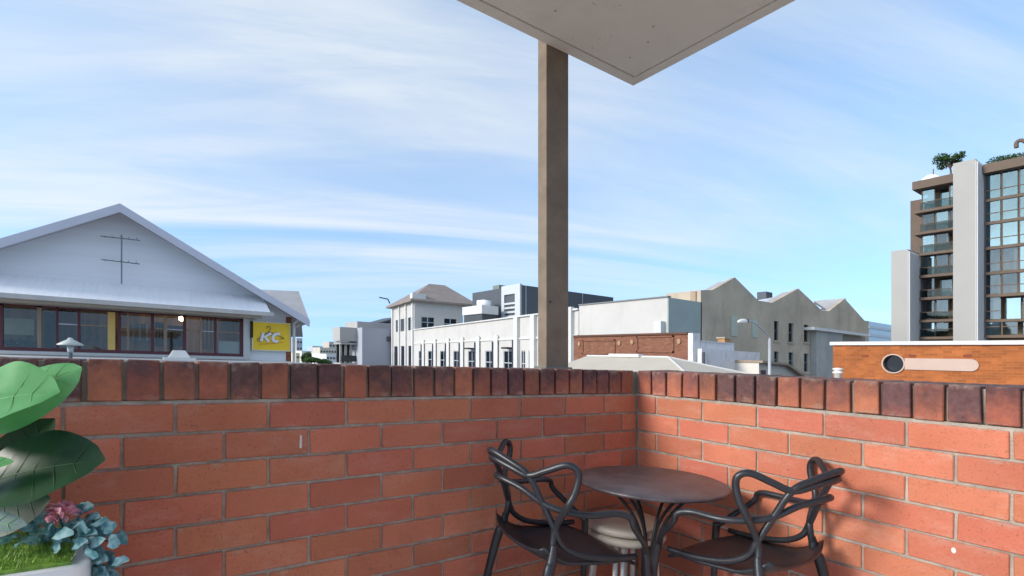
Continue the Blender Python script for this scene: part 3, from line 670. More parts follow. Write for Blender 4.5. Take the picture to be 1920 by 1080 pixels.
strokes('hanger', [arc(.42, .80, .05, .07, 200, -60), [(.42, .73), (.43, .68), (.12, .38), (.11, .33), (.17, .30)], [(.43, .68), (.83, .47), (.84, .44), (.72, .43)]], .011, m_ink, 0)
strokes('underline', [[(.16, .20), (.45, .235), (.80, .30)]], .009, m_line, 0)
KL = [[(.24, .31), (.24, .62)], [(.45, .62), (.31, .47), (.44, .31)]]
CL = [arc(.63, .465, .105, .145, 55, 305)]
strokes('letter_outline', [sh(q) for q in KL + CL], .062, m_ink, -.03)  # dark outline of the lettering, in sign ink
strokes('letter', [sh(q) for q in KL], .046, m_let, .012); strokes('letter', [sh(q) for q in CL], .046, m_let, .012)

# antenna
ay = YG - .35
t = thing('tv_antenna', 'thin television antenna with two crossbars in front of the white gable', 'antenna', tuple(P(228, 530, Y=ay)))
m_ant = M('antenna_metal', (0.22, 0.22, 0.25), .5, metal=.5)
b = MB(); b.tube([P(228, 532, Y=ay), P(228, 440, Y=ay)], .018, 6); b.build('mast', m_ant, t)
for v, w0, w1 in ((446, 40, 35), (490, 38, 34)):
    b = MB(); b.tube([P(228 - w0, v - 3.5, Y=ay), P(228 + w1, v + 5, Y=ay)], .014, 6); b.build('crossbar', m_ant, t)
    for k in range(5):
        a_ = P(228 - w0 * .8 + k * w0 * .38, v + k * .8 - 2, Y=ay); b = MB(); b.tube([a_ + Vector((0, -.16, 0)), a_ + Vector((0, .16, 0))], .008, 5); b.build('element', m_ant, t)

# lamp with conical hat, roof ventilator
a_ = P(132, 646, Y=13.5)
t = thing('garden_lamp', 'lamp with pale conical hat on a thin pole before the hall windows', 'lamp', (a_.x, a_.y, ZG))
b = MB(); b.lathe([(.21, -.02), (.22, .0), (.10, .075), (.05, .10), (.04, .13), (.01, .14)], a_, 20); b.build('hat', M('lamp_hat', (0.48, 0.50, 0.46), .4), t, True)
b = MB(); b.lathe([(.04, -.16), (.05, -.13), (.06, -.03), (.02, -.01)], a_, 14); b.build('lens', M('lamp_lens', (0.5, 0.55, 0.55), .25), t, True)
b = MB(); b.tube([(a_.x, a_.y, ZG), (a_.x, a_.y, a_.z - .15)], .035, 8); b.build('pole', M('lamp_pole', (0.1, 0.13, 0.14), .5), t)
a0, a1 = P(312, 672, Y=15.2), P(362, 672, Y=15.2); zt2 = P(337, 657, Y=15.2).z; zb2 = P(337, 671, Y=15.2).z
t = thing('roof_ventilator', 'white trapezoid roof ventilator on the low canopy under the hall windows', 'ventilator', ((a0.x + a1.x) / 2, 15.4, zb2))
w_ = a1.x - a0.x
b = MB(); b.add([(a0.x + .05, 15.2, zb2), (a1.x - .05, 15.2, zb2), (a1.x - .05, 15.8, zb2), (a0.x + .05, 15.8, zb2), (a0.x + w_ * .27, 15.34, zt2), (a1.x - w_ * .27, 15.34, zt2), (a1.x - w_ * .27, 15.66, zt2), (a0.x + w_ * .27, 15.66, zt2)], [(0, 3, 2, 1), (4, 5, 6, 7), (0, 1, 5, 4), (1, 2, 6, 5), (2, 3, 7, 6), (3, 0, 4, 7)]); b.build('hood', m_white, t, bevel=.01)
MB().box((a0.x - .06, 15.1, zb2 - .05), (a1.x + .06, 15.9, zb2 - .002)).build('flange', m_white, t)
t = thing('street_canopy', 'low white street canopy along the foot of the gabled hall', 'canopy', (1, 16, ZG))
MB().box((-6, 14.9, zb2 - .2), (3.9, YG - .23, zb2 - .052)).build('deck', m_white, t)
for x in (-4, -1, 2, 3.7): MB().box((x, 15.0, ZG), (x + .1, 15.1, zb2 - .2)).build('column', m_white, t)

# ---------------------------------------------------------------- white art deco building
lat0, dep0 = 7.74, 49.3
ca_, sa_ = -.437, .899
O_ = Vector((FX_ * dep0 + RX * lat0, FY_ * dep0 + RY * lat0, 0))
A_ = Vector((FX_ * sa_ + RX * ca_, FY_ * sa_ + RY * ca_, 0)); B_ = Vector((FX_ * .437 + RX * .899, FY_ * .437 + RY * .899, 0))
def WF(p): return O_ + A_ * p[0] + B_ * p[1] + Vector((0, 0, p[2]))
def wt(u):
    r = (u - CX) / FPX; return (lat0 - r * dep0) / (r * sa_ - ca_)
def wz(u, v):
    d = dep0 + sa_ * wt(u); return CAMZ - (v - CY - FALL * (u - CX)) / FPX * d
def wb(u, tt):                                        # offset into the building along the end plane t=tt
    r = (u - CX) / FPX; l0, d0 = lat0 + ca_ * tt, dep0 + sa_ * tt; return (r * d0 - l0) / (.899 - r * .437)
def wzb(u, v, tt):
    d = dep0 + sa_ * tt + .437 * wb(u, tt); return CAMZ - (v - CY - FALL * (u - CX)) / FPX * d
t = thing('art_deco_building', 'long white rendered building with arched pilasters and a hip-roofed corner tower', 'building', tuple(WF((25, 5, ZG))))
ZC, ZL = CAMZ + 4.93, CAMZ + 2.48
T1 = wt(777); T2 = wt(734); T0 = wt(1085)
m_navy = M('navy_fin', (0.05, 0.06, 0.10), .6)  # plain dark blue fins standing beside the pilasters
m_frame_w = M('window_bar', (0.45, 0.47, 0.48), .5)
wb_main = MB(WF)
# openings: (u0,u1,head v) at ground storey
ops = [(785, 793), (802.5, 814), (825, 838), (850, 863), (877.5, 892), (910, 926), (944, 962), (977, 985), (991, 998)]
spans = sorted([(wt(u1), wt(u0)) for u0, u1 in ops]); ZHd = wz(953, 657)
prev = T0
for s0_, s1_ in spans:
    wb_main.box((prev, 0, ZG), (s0_, .4, ZHd)); prev = s1_
wb_main.box((prev, 0, ZG), (T1, .4, ZHd)); wb_main.box((T0, 0, ZHd), (T1, .4, ZC)); wb_main.box((T0, .4, ZC - .6), (T1, 20, ZC - .4)); wb_main.box((T0, .4, ZG), (T0 + .4, 20, ZC - .001)); wb_main.box((T0, 19.8, ZG), (T1, 20, ZC - .6))
wb_main.build('wall', m_cream, t)
MB(WF).box((T0, 2.2, ZG), (T1, 2.3, ZHd + .5)).build('inner_wall', m_dark, t)
for s0_, s1_ in spans:
    MB(WF).box((s0_, .12, ZG + 2), (s1_, .14, ZHd)).build('window_pane', m_glass_dim, t)
    b = MB(WF); mid = (s0_ + s1_) / 2
    for q in (s0_ + .06, mid, s1_ - .06): b.box((q - .05, .03, ZG + 2), (q + .05, .119, ZHd))
    for zz in (ZHd - .06, ZHd - 1.5, ZHd - 3.0): b.box((s0_, .04, zz - .05), (s1_, .118, zz + .05))
    b.build('window_frame', m_frame_w, t)
MB(WF).box((T0 - .1, -.25, ZC), (T1, .5, ZC + .16)).build('coping', m_white, t)
MB(WF).box((T0, -.14, ZL - .10), (T1, -.001, ZL + .12)).build('string_course', m_white, t)
for u in (795, 817, 841.5, 868, 898, 932):
    q = wt(u); w2 = .55
    b = MB(WF); b.box((q - w2, -.24, ZG), (q + w2, -.142, ZL + .12))
    b.prism([(q + w2 * 1.25 * math.cos(R(x)), -.25, ZL + .12 + .5 * math.sin(R(x))) for x in range(0, 181, 20)], (0, .11, 0)); b.build('pilaster', m_white, t)
    MB(WF).box((q + w2 + .02, -.42, ZG), (q + w2 + .16, -.1, ZL - .25)).build('dark_fin', m_navy, t)
for u in (971.5, 1003, 1072):
    q = wt(u); MB(WF).box((q - .45, -.4, ZG), (q + .45, -.002, ZC + (.35 if u > 1050 else .05))).build('pier', m_white, t)
    if u < 980: MB(WF).box((q + .47, -.5, ZG), (q + .62, -.1, ZL - .15)).build('dark_fin', m_navy, t)
b = MB(WF); b.prism([(wt(997), -.3, ZL), (wt(1003), -.3, ZL + .75), (wt(1004), -.3, ZL + .75), (wt(1004), -.3, ZL)], (0, .28, 0)); b.build('porch_hood', m_white, t)
for u in (885, 957): q = wt(u); MB(WF).box((q - 1.0, -1.0, ZHd + .15), (q + .5, -.05, ZHd + .35)).build('light_bracket', m_dark, t)
# corner tower
ZTE = wz(775, 563); BT = wb(868, T1)
m_brown_roof = M('brown_tile_roof', (0.26, 0.215, 0.19), .85, .15, .6, .4, 3)
b = MB(WF)
tops = [(wt(748), wt(742)), (wt(758), wt(751)), (wt(772), wt(765))]
lows = [(wt(745.5), wt(739)), (wt(758), wt(752)), (wt(772), wt(766))]
zl0, zl1, zu0, zu1 = wz(755, 690), wz(755, 661), wz(755, 621), wz(755, 598)
def row(z0, z1, ops_):
    p_ = T1
    for a, c in sorted((min(o), max(o)) for o in ops_): b.box((p_, 0, z0), (a, .35, z1)); p_ = c
    b.box((p_, 0, z0), (T2, .35, z1))
row(ZG, zl1, lows); b.box((T1, 0, zl1), (T2, .35, zu0)); row(zu0, zu1, tops); b.box((T1, 0, zu1), (T2, .35, ZTE))
zs0, zs1 = wzb(802, 614, T1), wzb(802, 595, T1)
w1, w2_, w3, w4 = wb(790, T1), wb(814, T1), wb(833, T1), wb(856, T1)
b.box((T1, .35, ZG), (T1 + .35, BT, zs0)); b.box((T1, .35, zs1), (T1 + .35, BT, ZTE)); b.box((T1, .35, zs0), (T1 + .35, w1, zs1)); b.box((T1, w2_, zs0), (T1 + .35, w3, zs1)); b.box((T1, w4, zs0), (T1 + .35, BT, zs1))
b.box((T2 - .35, .35, ZG), (T2, BT, ZTE)); b.box((T1 + .35, BT - .35, ZG), (T2 - .35, BT, ZTE))
b.build('tower_wall', m_cream, t)
MB(WF).box((T1 + 2.5, 2, ZG), (T2 - 1, BT - 1, ZTE - .3)).build('tower_core', m_dark, t)
for a, c, z0, z1 in [(min(o), max(o), zu0, zu1) for o in tops] + [(min(o), max(o), zl0, zl1) for o in lows]:
    wdw = MB(WF).box((a, .2, z0), (c, .22, z1)).build('window_pane', m_glass_dim, t)
    MB(WF).box(((a + c) / 2 - .08, .12, z0), ((a + c) / 2 + .08, .19, z1)).build('window_bar', m_frame_w, wdw)
for a, c in ((w1, w2_), (w3, w4)):
    wdw = MB(WF).box((T1 + .2, a, zs0), (T1 + .22, c, zs1)).build('window_pane', m_glass_blue, t)
    bb = MB(WF); bb.box((T1 + .1, (a + c) / 2 - .07, zs0), (T1 + .18, (a + c) / 2 + .07, zs1)); bb.box((T1 + .1, a, (zs0 + zs1) / 2 - .06), (T1 + .18, c, (zs0 + zs1) / 2 + .06)); bb.build('window_bar', m_frame_w, wdw)
for u in (737, 749.5, 762, 775):
    q = wt(u); MB(WF).box((q - .35, -.3, ZG), (q + .35, -.001, ZTE - .3)).build('pilaster', m_white, t)
for u in (746, 759, 773.0): q = wt(u); MB(WF).box((q - .1, -.7, ZG), (q + .12, -.1, wz(760, 649))).build('dark_fin', m_navy, t)
MB(WF).box((T1 - .45, -.5, wz(777, 564)), (T1 + 1.2, 2.1, wz(777, 550))).build('corner_block', m_white, t)
za = wz(777, 532) * 1.03; ov = 1.0; BT_ = wb(893, T1)
e0, e1, e2, e3 = (T1 - ov, -ov, ZTE), (T2 + ov, -ov, ZTE), (T2 + ov, BT_, ZTE), (T1 - ov, BT_, ZTE)
mt_ = (T1 + T2) / 2; za = wzb(805, 532, mt_); r0_, r1_ = (mt_, wb(805, mt_), za), (mt_, wb(834, mt_), za)
b = MB(WF); b.add([e0, e1, e2, e3, r0_, r1_] + [(p[0], p[1], p[2] - .35) for p in (e0, e1, e2, e3)], [(0, 4, 1), (1, 4, 5, 2), (2, 5, 3), (3, 5, 4, 0), (0, 1, 7, 6), (1, 2, 8, 7), (2, 3, 9, 8), (3, 0, 6, 9), (6, 7, 8, 9)]); rf = b.build('roof', m_brown_roof, t)
b = MB(WF); b.tube([WF((0, 0, 0)) * 0 + Vector((T2 - 1, -.6, ZTE + .6)), (T2 - .8, -1.0, ZTE + 1.5), (T2 + .8, -2.4, ZTE + 1.9)], .14, 6); b.build('flagpole_arm', m_dark, rf)
# roof boxes between tower and the dark block
def wboxpx(name, u0, u1, v0, v1, bb, mat, th=4, par=None):
    pass
# ---------------------------------------------------------------- rooftop blocks behind
def block(name, label, cat, u0, u1, v0, v1, mat, X=None, Y=None, depth=6, to_ground=True, part='wall'):
    """building with one face on the plane X= or Y=, top following v0 at its middle"""
    um = (u0 + u1) / 2; z1 = P(um, v0, X, Y).z; z0 = ZG if to_ground else P(um, v1, X, Y).z
    a, c = P(u0, 600, X, Y), P(u1, 600, X, Y)
    t = thing(name, label, cat, ((a.x + c.x) / 2, (a.y + c.y) / 2, z0))
    b = MB()
    if Y is not None: b.box((a.x, Y, z0), (c.x, Y + depth, z1))
    else: b.box((X, a.y, z0), (X + depth, c.y, z1))
    b.build(part, mat, t); return t, (a, c, z0, z1)
m_char = M('charcoal_cladding', (0.075, 0.085, 0.10), .6, .08, .3, .2, 2)
YD = 62.0
t, (a, c, z0, z1) = block('rooftop_block', 'dark charcoal rooftop block behind the post with a pale framed louvre end', 'building', 979, 1150, 546, 700, m_char, Y=YD, depth=14)
# sloped look: parapet line and joints
for u in (986, 1092): MB().box((xat(u, YD) - .06, YD - .05, z0), (xat(u, YD) + .06, YD - .001, z1)).build('downpipe', M('pale_pipe', (.4, .42, .45), .5), t)
XD = xat(979, YD)
m_lv = M('pale_aluminium', (0.50, 0.52, 0.54), .5, .06)
ya_, yb_ = yat(978, XD), yat(943, XD); zt_ = P(960, 536, X=XD).z; zb_ = P(960, 606, X=XD).z
MB().box((XD - .02, YD + .01, ZG), (XD - .001, yb_, zt_)).build('end_wall', m_char, t)
fr = MB(); fr.box((XD - .3, ya_ + .02, zt_ - 1.3), (XD - .021, yb_, zt_ + .1)); fr.box((XD - .3, ya_ + .02, zb_), (XD - .021, ya_ + 1.3, zt_ - 1.3)); fr.box((XD - .3, yb_ - .7, zb_), (XD - .021, yb_, zt_ - 1.3)); fr.build('louvre_frame', m_lv, t)
for k in range(5):
    zz = zb_ + (zt_ - 2.4 - zb_) * (k + .3) / 5; MB().box((XD - .25, ya_ + 1.3, zz), (XD - .1, yb_ - .7, zz + .3)).build('louvre_slat', m_lv, t)
MB().box((XD + .02, yb_, ZG), (XD + 8, yat(918, XD + .02), P(928, 549, X=XD).z)).build('lift_overrun', M('taupe_panel', (0.20, 0.18, 0.15), .7), t)
MB().box((XD + 1, yat(936, XD + 1), P(930, 549, X=XD).z), (XD + 4, yat(924, XD + 1), P(930, 535, X=XD + 1).z)).build('roof_plant', M('greenish_plant', (0.18, 0.21, 0.19), .7), t)
XQ = xat(904, 66); yq = yat(870, XQ)
t, _ = block('plant_room', 'low white and charcoal plant room beside the hip-roofed tower', 'building', 904, 932, 588, 700, M('dark_rib', (0.06, 0.065, 0.07), .6), Y=66, depth=yq - 66)
zq0, zq1 = P(904, 588, Y=66).z, P(904, 572, Y=66).z
MB().box((XQ - .2, 65.8, zq0), (xat(933, 66), yq + .2, zq1)).build('white_band', m_white, t)
p0, p1 = P(896, 573, Y=69), P(919, 563, Y=69)
b = MB(); b.lathe([((p1.x - p0.x) / 2, 0), ((p1.x - p0.x) / 2, p1.z - p0.z), (.1, p1.z - p0.z + .2)], ((p0.x + p1.x) / 2, 69, zq1), 20); b.build('tank', m_tin, t, True)

# ---------------------------------------------------------------- cream plain wall building with green-grey end
XP, YP = 34.4, 26.0
zt = P(1253, 557, Y=YP).z
t = thing('plain_rendered_building', 'plain cream rendered building with blank green-grey end wall, next to the sawtooth warehouse', 'building', (XP + 2, 31, ZG))
m_ggreen = M('green_grey_render', (0.33, 0.38, 0.36), .85, .12, .4, .1, 8, stain=(0.36, 0.38, 0.36), stain_amt=.4)
y1 = yat(1086, XP)
MB().box((XP, YP + .12, ZG), (XP + .3, y1, zt)).build('side_wall', m_cream, t)
MB().box((XP, YP, ZG), (xat(1316, YP) - .02, YP + .118, zt - .02)).build('end_wall', m_ggreen, t)
MB().box((XP + .3, YP + .12, zt - .5), (xat(1316, YP) + 6, y1, zt - .3)).build('roof', m_rooftile, t)
MB().box((XP - .12, YP - .05, zt), (XP + .25, y1, zt + .1)).build('coping', M('dark_coping', (.2, .2, .2), .6), t)
a_ = P(1236, 613, X=XP - .3); MB().box((XP - .55, a_.y - .35, a_.z - .5), (XP - .01, a_.y + .35, a_.z + .45)).build('meter_box', m_white, t, bevel=.03)

# ---------------------------------------------------------------- sawtooth warehouse
YS = 26.0
m_conc = M('stained_brown_render', (0.45, 0.375, 0.285), .9, .2, .35, .3, 6, stain=(0.27, 0.215, 0.155), stain_amt=.6)
t = thing('sawtooth_warehouse', 'old brown rendered warehouse with three sawtooth gables and narrow windows', 'building', (52, YS + 5, ZG))
prof = [(1314, 544), (1336, 543.7), (1378, 520), (1421.6, 563.4), (1447.8, 567.8), (1497, 541), (1541.9, 583), (1555, 583), (1584, 560), (1621, 601), (1629, 602)]
pp = [P(u, v, Y=YS) for u, v in prof]
for i in (2, 5, 8): pass
xs0, xs1 = pp[0].x, pp[-1].x
holes = [(1451.5, 1460, 602, 638), (1478.5, 1487.5, 606, 641), (1507.5, 1516, 609, 641), (1450.5, 1460, 659, 690), (1478.5, 1488, 661, 692), (1507.5, 1516, 663, 697)]
def topz(x):
    for p, q in zip(pp, pp[1:]):
        if p.x <= x <= q.x: return p.z + (q.z - p.z) * (x - p.x) / (q.x - p.x)
    return pp[-1].z
zh = [(P((h[0] + h[1]) / 2, h[3], Y=YS).z, P((h[0] + h[1]) / 2, h[2], Y=YS).z) for h in holes]
cols = [(xat(holes[k][0], YS), xat(holes[k][1], YS), zh[k], zh[k + 3]) for k in range(3)]
b = MB()
cuts = sorted({p.x for p in pp} | {x for c_ in cols for x in c_[:2]})
for xa, xb in zip(cuts, cuts[1:]):
    segs = [(ZG, None)]
    for c0, c1_, up, lo in cols:
        if c0 - 1e-6 <= xa and xb <= c1_ + 1e-6: segs = [(ZG, lo[0]), (lo[1], up[0]), (up[1], None)]
    for s0_, s1_ in segs:
        if s1_ is None: b.prism([(xa, YS, s0_), (xb, YS, s0_), (xb, YS, topz(xb)), (xa, YS, topz(xa))], (0, .35, 0))
        else: b.box((xa, YS, s0_), (xb, YS + .35, s1_))
b.build('wall', m_conc, t)
MB().box((xs0 + .2, YS + 1.5, ZG), (xs1 - .2, YS + 1.7, pp[3].z - 1)).build('inner_wall', m_dark, t)
MB().box((xs1 - .3, YS + .36, ZG), (xs1, YS + 24, pp[-1].z - .1)).build('side_wall', m_conc, t)
for k, h in enumerate(holes):
    xa, xb = xat(h[0], YS), xat(h[1], YS)
    o = MB().box((xa, YS + .22, zh[k][0]), (xb, YS + .24, zh[k][1])).build('window_pane', m_glass if k < 3 else m_glass_blue, t)
    bb = MB(); zm = (zh[k][0] + zh[k][1]) / 2
    bb.box((xa, YS + .15, zm - .05), (xb, YS + .21, zm + .05)); bb.box((xa, YS + .15, zh[k][0]), (xa + .09, YS + .21, zh[k][1])); bb.box((xb - .09, YS + .15, zh[k][0]), (xb, YS + .21, zh[k][1]))
    bb.build('window_frame', m_char if k < 3 else M('blue_frame', (.10, .14, .2), .5), o)
    MB().box((xa - .15, YS - .12, zh[k][0] - .2), (xb + .15, YS - .001, zh[k][0] - .02)).build('sill', m_conc, t)
m_patch = M('pale_green_panel', (0.42, 0.45, 0.38), .8, .1, .5)
for u0, u1, v0, v1 in ((1371.5, 1383, 592, 630), (1411, 1421, 598, 633)):
    facade_box(MB(), u0, u1, v0, v1, Y=YS - .06, depth=.055).build('blocked_window', m_patch, t)
# sawtooth roofs, each running back from its gable
m_swroof = M('dull_roof_sheet', (0.40, 0.38, 0.37), .5, .12, .5, .3, 3, stain=(.25, .22, .2), stain_amt=.5)
for i0, i1, i2 in ((1, 2, 3), (4, 5, 6), (7, 8, 9)):
    b = MB(); a, m_, c = pp[i0], pp[i1], pp[i2]; dn = Vector((0, 0, -.25)); back = Vector((0, 1.2, 0)); f0 = Vector((0, .36, 0))
    b.prism([a + f0 + dn, m_ + f0 + dn, c + f0 + dn, c + f0 + dn * 2, m_ + f0 + dn * 2, a + f0 + dn * 2], back); b.build('sawtooth_roof', m_swroof, t)
# the roof slopes that show past the valleys
p0, p1, p2, p3 = pp[3], P(1447.8, 567.8, Y=YS), P(1475, 551, Y=YS + 14), P(1426, 560.0, Y=YS + 14)
b = MB(); b.prism([P(1415, 566, Y=YS + 1), P(1449, 569, Y=YS + 1), P(1478, 551, Y=YS + 4), P(1424, 562, Y=YS + 4)], (0, 0, -.2)); b.build('valley_roof', m_tin, t)
b = MB(); b.prism([P(1527, 566, Y=YS + 1), P(1556, 584, Y=YS + 1), P(1586, 559, Y=YS + .5), P(1526, 564, Y=YS + 5)], (0, 0, -.2)); b.build('valley_roof', m_swroof, t)
a_ = P(1444, 553, Y=YS + 3); MB().box((a_.x - .8, a_.y, a_.z - .9), (a_.x + .5, a_.y + 1, a_.z + .3)).build('roof_vent', m_char, t, bevel=.05)
MB().box((pp[0].x + .001, YS + .36, ZG), (pp[0].x + .35, yat(1249, pp[0].x), pp[0].z)).build('side_parapet', m_conc, t)
MB().box((pp[0].x + .36, YS + 1.6, pp[3].z - 1.2), (xs1 - .31, YS + 24, pp[3].z - .9)).build('flat_roof', m_swroof, t)
ypr = yat(1301, pp[0].x); MB().box((pp[0].x - .12, ypr - .25, pp[0].z - 1.2), (pp[0].x, ypr + .25, pp[0].z - .05)).build('pilaster', m_beigef, t)
# awning at the far end of the warehouse with grey wall below
t = thing('loading_shelter', 'grey concrete shelter with thin white flat roof at the end of the warehouse', 'building', tuple(P(1590, 700, Y=22.5)))
p0, p1 = P(1527, 613, Y=25.0), P(1628, 619, Y=25.0)
MB().box((p0.x, 25.0, p0.z - .28), (p1.x, YS - .01, p0.z)).build('flat_roof', m_white, t)
m_gconc = M('grey_concrete', (0.36, 0.35, 0.33), .9, .15, .5, stain=(.24, .23, .22), stain_amt=.5)
MB().box((P(1531, 0, Y=25.4).x, 25.4, ZG), (P(1580, 0, Y=25.4).x, YS - .02, p0.z - .281)).build('wall', m_gconc, t)
MB().box((P(1581, 0, Y=25.7).x, 25.7, ZG), (P(1622, 0, Y=25.7).x, YS - .02, p0.z - .281)).build('rear_wall', M('shelter_brown', (.26, .22, .18), .9, .15, .5), t)

# ---------------------------------------------------------------- old brick shop with panelled parapet
XB = 20.0
m_obrick = M('old_brown_brick', (0.23, 0.10, 0.06), .9, .3, 3, .3, 20, stretch=(1, 1, 3), stain=(0.16, 0.07, 0.045), stain_amt=.5)
yb0, yb1 = yat(1290, XB), yat(1076, XB); zb1 = P(1200, 629, X=XB).z
t = thing('brick_shop', 'old brown brick shopfront with raised panels on its parapet, behind the pale hip roof', 'building', (XB + 2, (yb0 + yb1) / 2, ZG))
MB().box((XB, yb0, ZG), (XB + .5, yb1, zb1)).build('parapet', m_obrick, t)
MB().box((XB - .08, yb0 + .01, zb1), (XB + .5, yb1, zb1 + .09)).build('coping', M('dark_brick_edge', (0.13, 0.06, 0.04), .9), t)
for u0, u1, v0, v1 in ((1092, 1154, 637, 664), (1194, 1264, 630, 661)):
    ya_, yb_ = yat(u1, XB), yat(u0, XB); um = (u0 + u1) / 2; z1_, z0_ = P(um, v0, X=XB).z, P(um, v1, X=XB).z
    for q in ((ya_, yb_, z1_ - .07, z1_), (ya_, yb_, z0_, z0_ + .07), (ya_, ya_ + .08, z0_, z1_), (yb_ - .08, yb_, z0_, z1_)):
        MB().box((XB - .05, q[0], q[2]), (XB - .001, q[1], q[3])).build('panel_moulding', m_obrick, t)
for u, v in ((1086, 645), (1161, 643), (1185, 641), (1273, 640)):
    a_ = P(u, v, X=XB - .03); b = MB(); b.prism([(XB - .06, a_.y + .10 * math.cos(R(q)), a_.z + .13 * math.sin(R(q))) for q in range(0, 360, 60)], (.058, 0, 0)); b.build('rosette', M('sandy_brick', (.42, .27, .16), .9, .2, 5), t)
# stained white party wall to its right
YW = yb0
m_stained = M('peeling_white_wall', (0.68, 0.66, 0.66), .9, .08, 2, .2, 10, stain=(0.30, 0.28, 0.29), stain_amt=.75)
b = MB(); zz = [P(1296, 625, Y=YW).z, P(1330, 643, Y=YW).z, P(1395, 660, Y=YW).z]
MB().box((XB, YW - .25, ZG), (xat(1303, YW), YW - .001, zz[0])).build('white_pier', m_stained, t)
t = thing('party_wall', 'peeling stained white party wall stepping down beside the old brick shop', 'wall', tuple(P(1360, 700, Y=YW - .3)))
MB().box((xat(1304, YW), YW - .25, ZG), (xat(1367, YW), YW + .2, zz[1])).build('upper_wall', m_stained, t)
MB().box((xat(1312, YW - .4), YW - .5, ZG), (xat(1421, YW - .4), YW - .252, zz[2])).build('lower_wall', m_stained, t)
a_ = P(1309, 660, Y=YW - .3); b = MB(); b.tube([(a_.x, YW - .56, ZG), (a_.x, YW - .56, a_.z)], .06, 8); b.build('downpipe', m_char, t)
MB().box((xat(1304, YW), YW - .28, zz[1]), (xat(1367, YW), YW + .22, zz[1] + .06)).build('coping', m_white, t)
a_ = P(1364, 637, Y=YW + 1.5); t2 = thing('chimney_pot', 'small orange brick chimney behind the white party wall', 'chimney', tuple(a_))
MB().box((a_.x - .25, a_.y, ZG), (a_.x + .25, a_.y + .4, a_.z + .05)).build('stack', M('chimney_brick', (.45, .24, .11), .9, .2, 5), t2); MB().box((a_.x - .32, a_.y - .05, a_.z + .05), (a_.x + .32, a_.y + .45, a_.z + .13)).build('cap', m_conc, t2)

# pale hip roof in front
ZR = P(1180, 668.4, X=15.5).z
r0, r1 = P(1101, 668.4, X=15.5), P(1253, 668.6, X=15.5)
e0, e1 = P(1050, 690, X=13.6), P(1290, 700, X=13.6)
ze = min(e0.z, e1.z) - .02
t = thing('hip_roofed_shed', 'small building with pale sheeted hip roof just beyond the parapet', 'building', (15.5, (r0.y + r1.y) / 2, ZG))
m_cstone = M('pale_roof_paint', (0.52, 0.46, 0.365), .7, .05, 1.5, .1, 20)
zr = (r0.z + r1.z) / 2
b = MB(); b.add([(13.6, e0.y + .4, ze), (13.6, e1.y, ze), (17.4, e1.y, ze), (17.4, e0.y + .4, ze), (15.5, r0.y, zr), (15.5, r1.y, zr), (13.6, e0.y + .4, ze - .12), (13.6, e1.y, ze - .12), (17.4, e1.y, ze - .12), (17.4, e0.y + .4, ze - .12)],
               [(0, 4, 5, 1), (1, 5, 2), (2, 5, 4, 3), (3, 4, 0), (0, 1, 7, 6), (1, 2, 8, 7), (2, 3, 9, 8), (3, 0, 6, 9), (6, 7, 8, 9)]); rf = b.build('roof', m_cstone, t)
b = MB(); b.tube([(15.5, r0.y, zr + .01), (15.5, r1.y, zr + .01)], .035, 6); b.tube([(15.5, r1.y, zr + .01), (13.6, e1.y, ze + .01)], .03, 6); b.tube([(15.5, r1.y, zr + .01), (17.4, e1.y, ze + .01)], .03, 6); b.build('ridge_capping', m_white, rf)
k0, k1 = P(1146, 666, X=15.5), P(1202, 666, X=15.5); MB().box((15.35, k1.y, zr - .02), (15.65, k0.y, zr + .1)).build('ridge_vent', m_white, rf)
MB().box((13.9, e1.y + .3, ZG), (17.1, e0.y - .1, ze - .121)).build('wall', m_boards, t)

# low cream gable house right of the party wall
t = thing('cream_cottage', 'low cream cottage with sloping roof edge behind the street lamp', 'building', tuple(P(1450, 720, Y=12.5)))
yc = 12.5
g0, g1, g2, g3 = P(1423, 676, Y=yc), P(1470, 681, Y=yc), P(1505, 706, Y=yc), P(1423, 720, Y=yc)
b = MB(); b.prism([(g0.x, yc, ZG), (g2.x - .3, yc, ZG), (g2.x - .3, yc, g2.z + .1), (g1.x, yc, g1.z - .06), (g0.x, yc, g0.z - .06)], (0, 5, 0)); b.build('wall', M('cream_wall', (.68, .63, .56), .8, .06, 1), t)
b = MB(); b.prism([(g0.x - .05, yc - .2, g0.z), (g1.x, yc - .2, g1.z), (g2.x, yc - .2, g2.z), (g2.x, yc - .2, g2.z - .1), (g1.x, yc - .2, g1.z - .1), (g0.x - .05, yc - .2, g0.z - .1)], (0, 5.4, 0)); b.build('roof', m_beigef, t)
facade_box(MB(), 1427, 1436, 694, 712, Y=yc - .02, depth=.018).build('vent', m_maroon, t)

# street lamp
lx = P(1443, 636, Y=11.5)
t = thing('street_lamp', 'grey street lamp with curved arm and pale oval head before the sawtooth warehouse', 'street lamp', (lx.x, lx.y, ZG))
m_galv = M('galvanised_steel', (0.50, 0.51, 0.52), .45, .06, 3, metal=.4)
b = MB(); b.tube([(lx.x, lx.y, ZG), (lx.x, lx.y, lx.z)], [.09, .055], 10); b.build('pole', m_galv, t, True)
b = MB(); b.tube(crom([lx, P(1441, 630, Y=11.5), P(1425, 614, Y=11.5), P(1411, 604, Y=11.5), P(1399, 601.5, Y=11.5)], 5), .03, 8); b.build('arm', m_galv, t, True)
h0, h1 = P(1402, 601.5, Y=11.5), P(1383, 602.5, Y=11.5)
b = MB(); n = 8
b.tube([h0 + (h1 - h0) * (i / n) + Vector((0, 0, -.02)) for i in range(n + 1)], [.03, .07, .095, .11, .115, .11, .095, .065, .02], 12); hd = b.build('lamp_head', M('lamp_head_cream', (.72, .70, .63), .4), t, True)
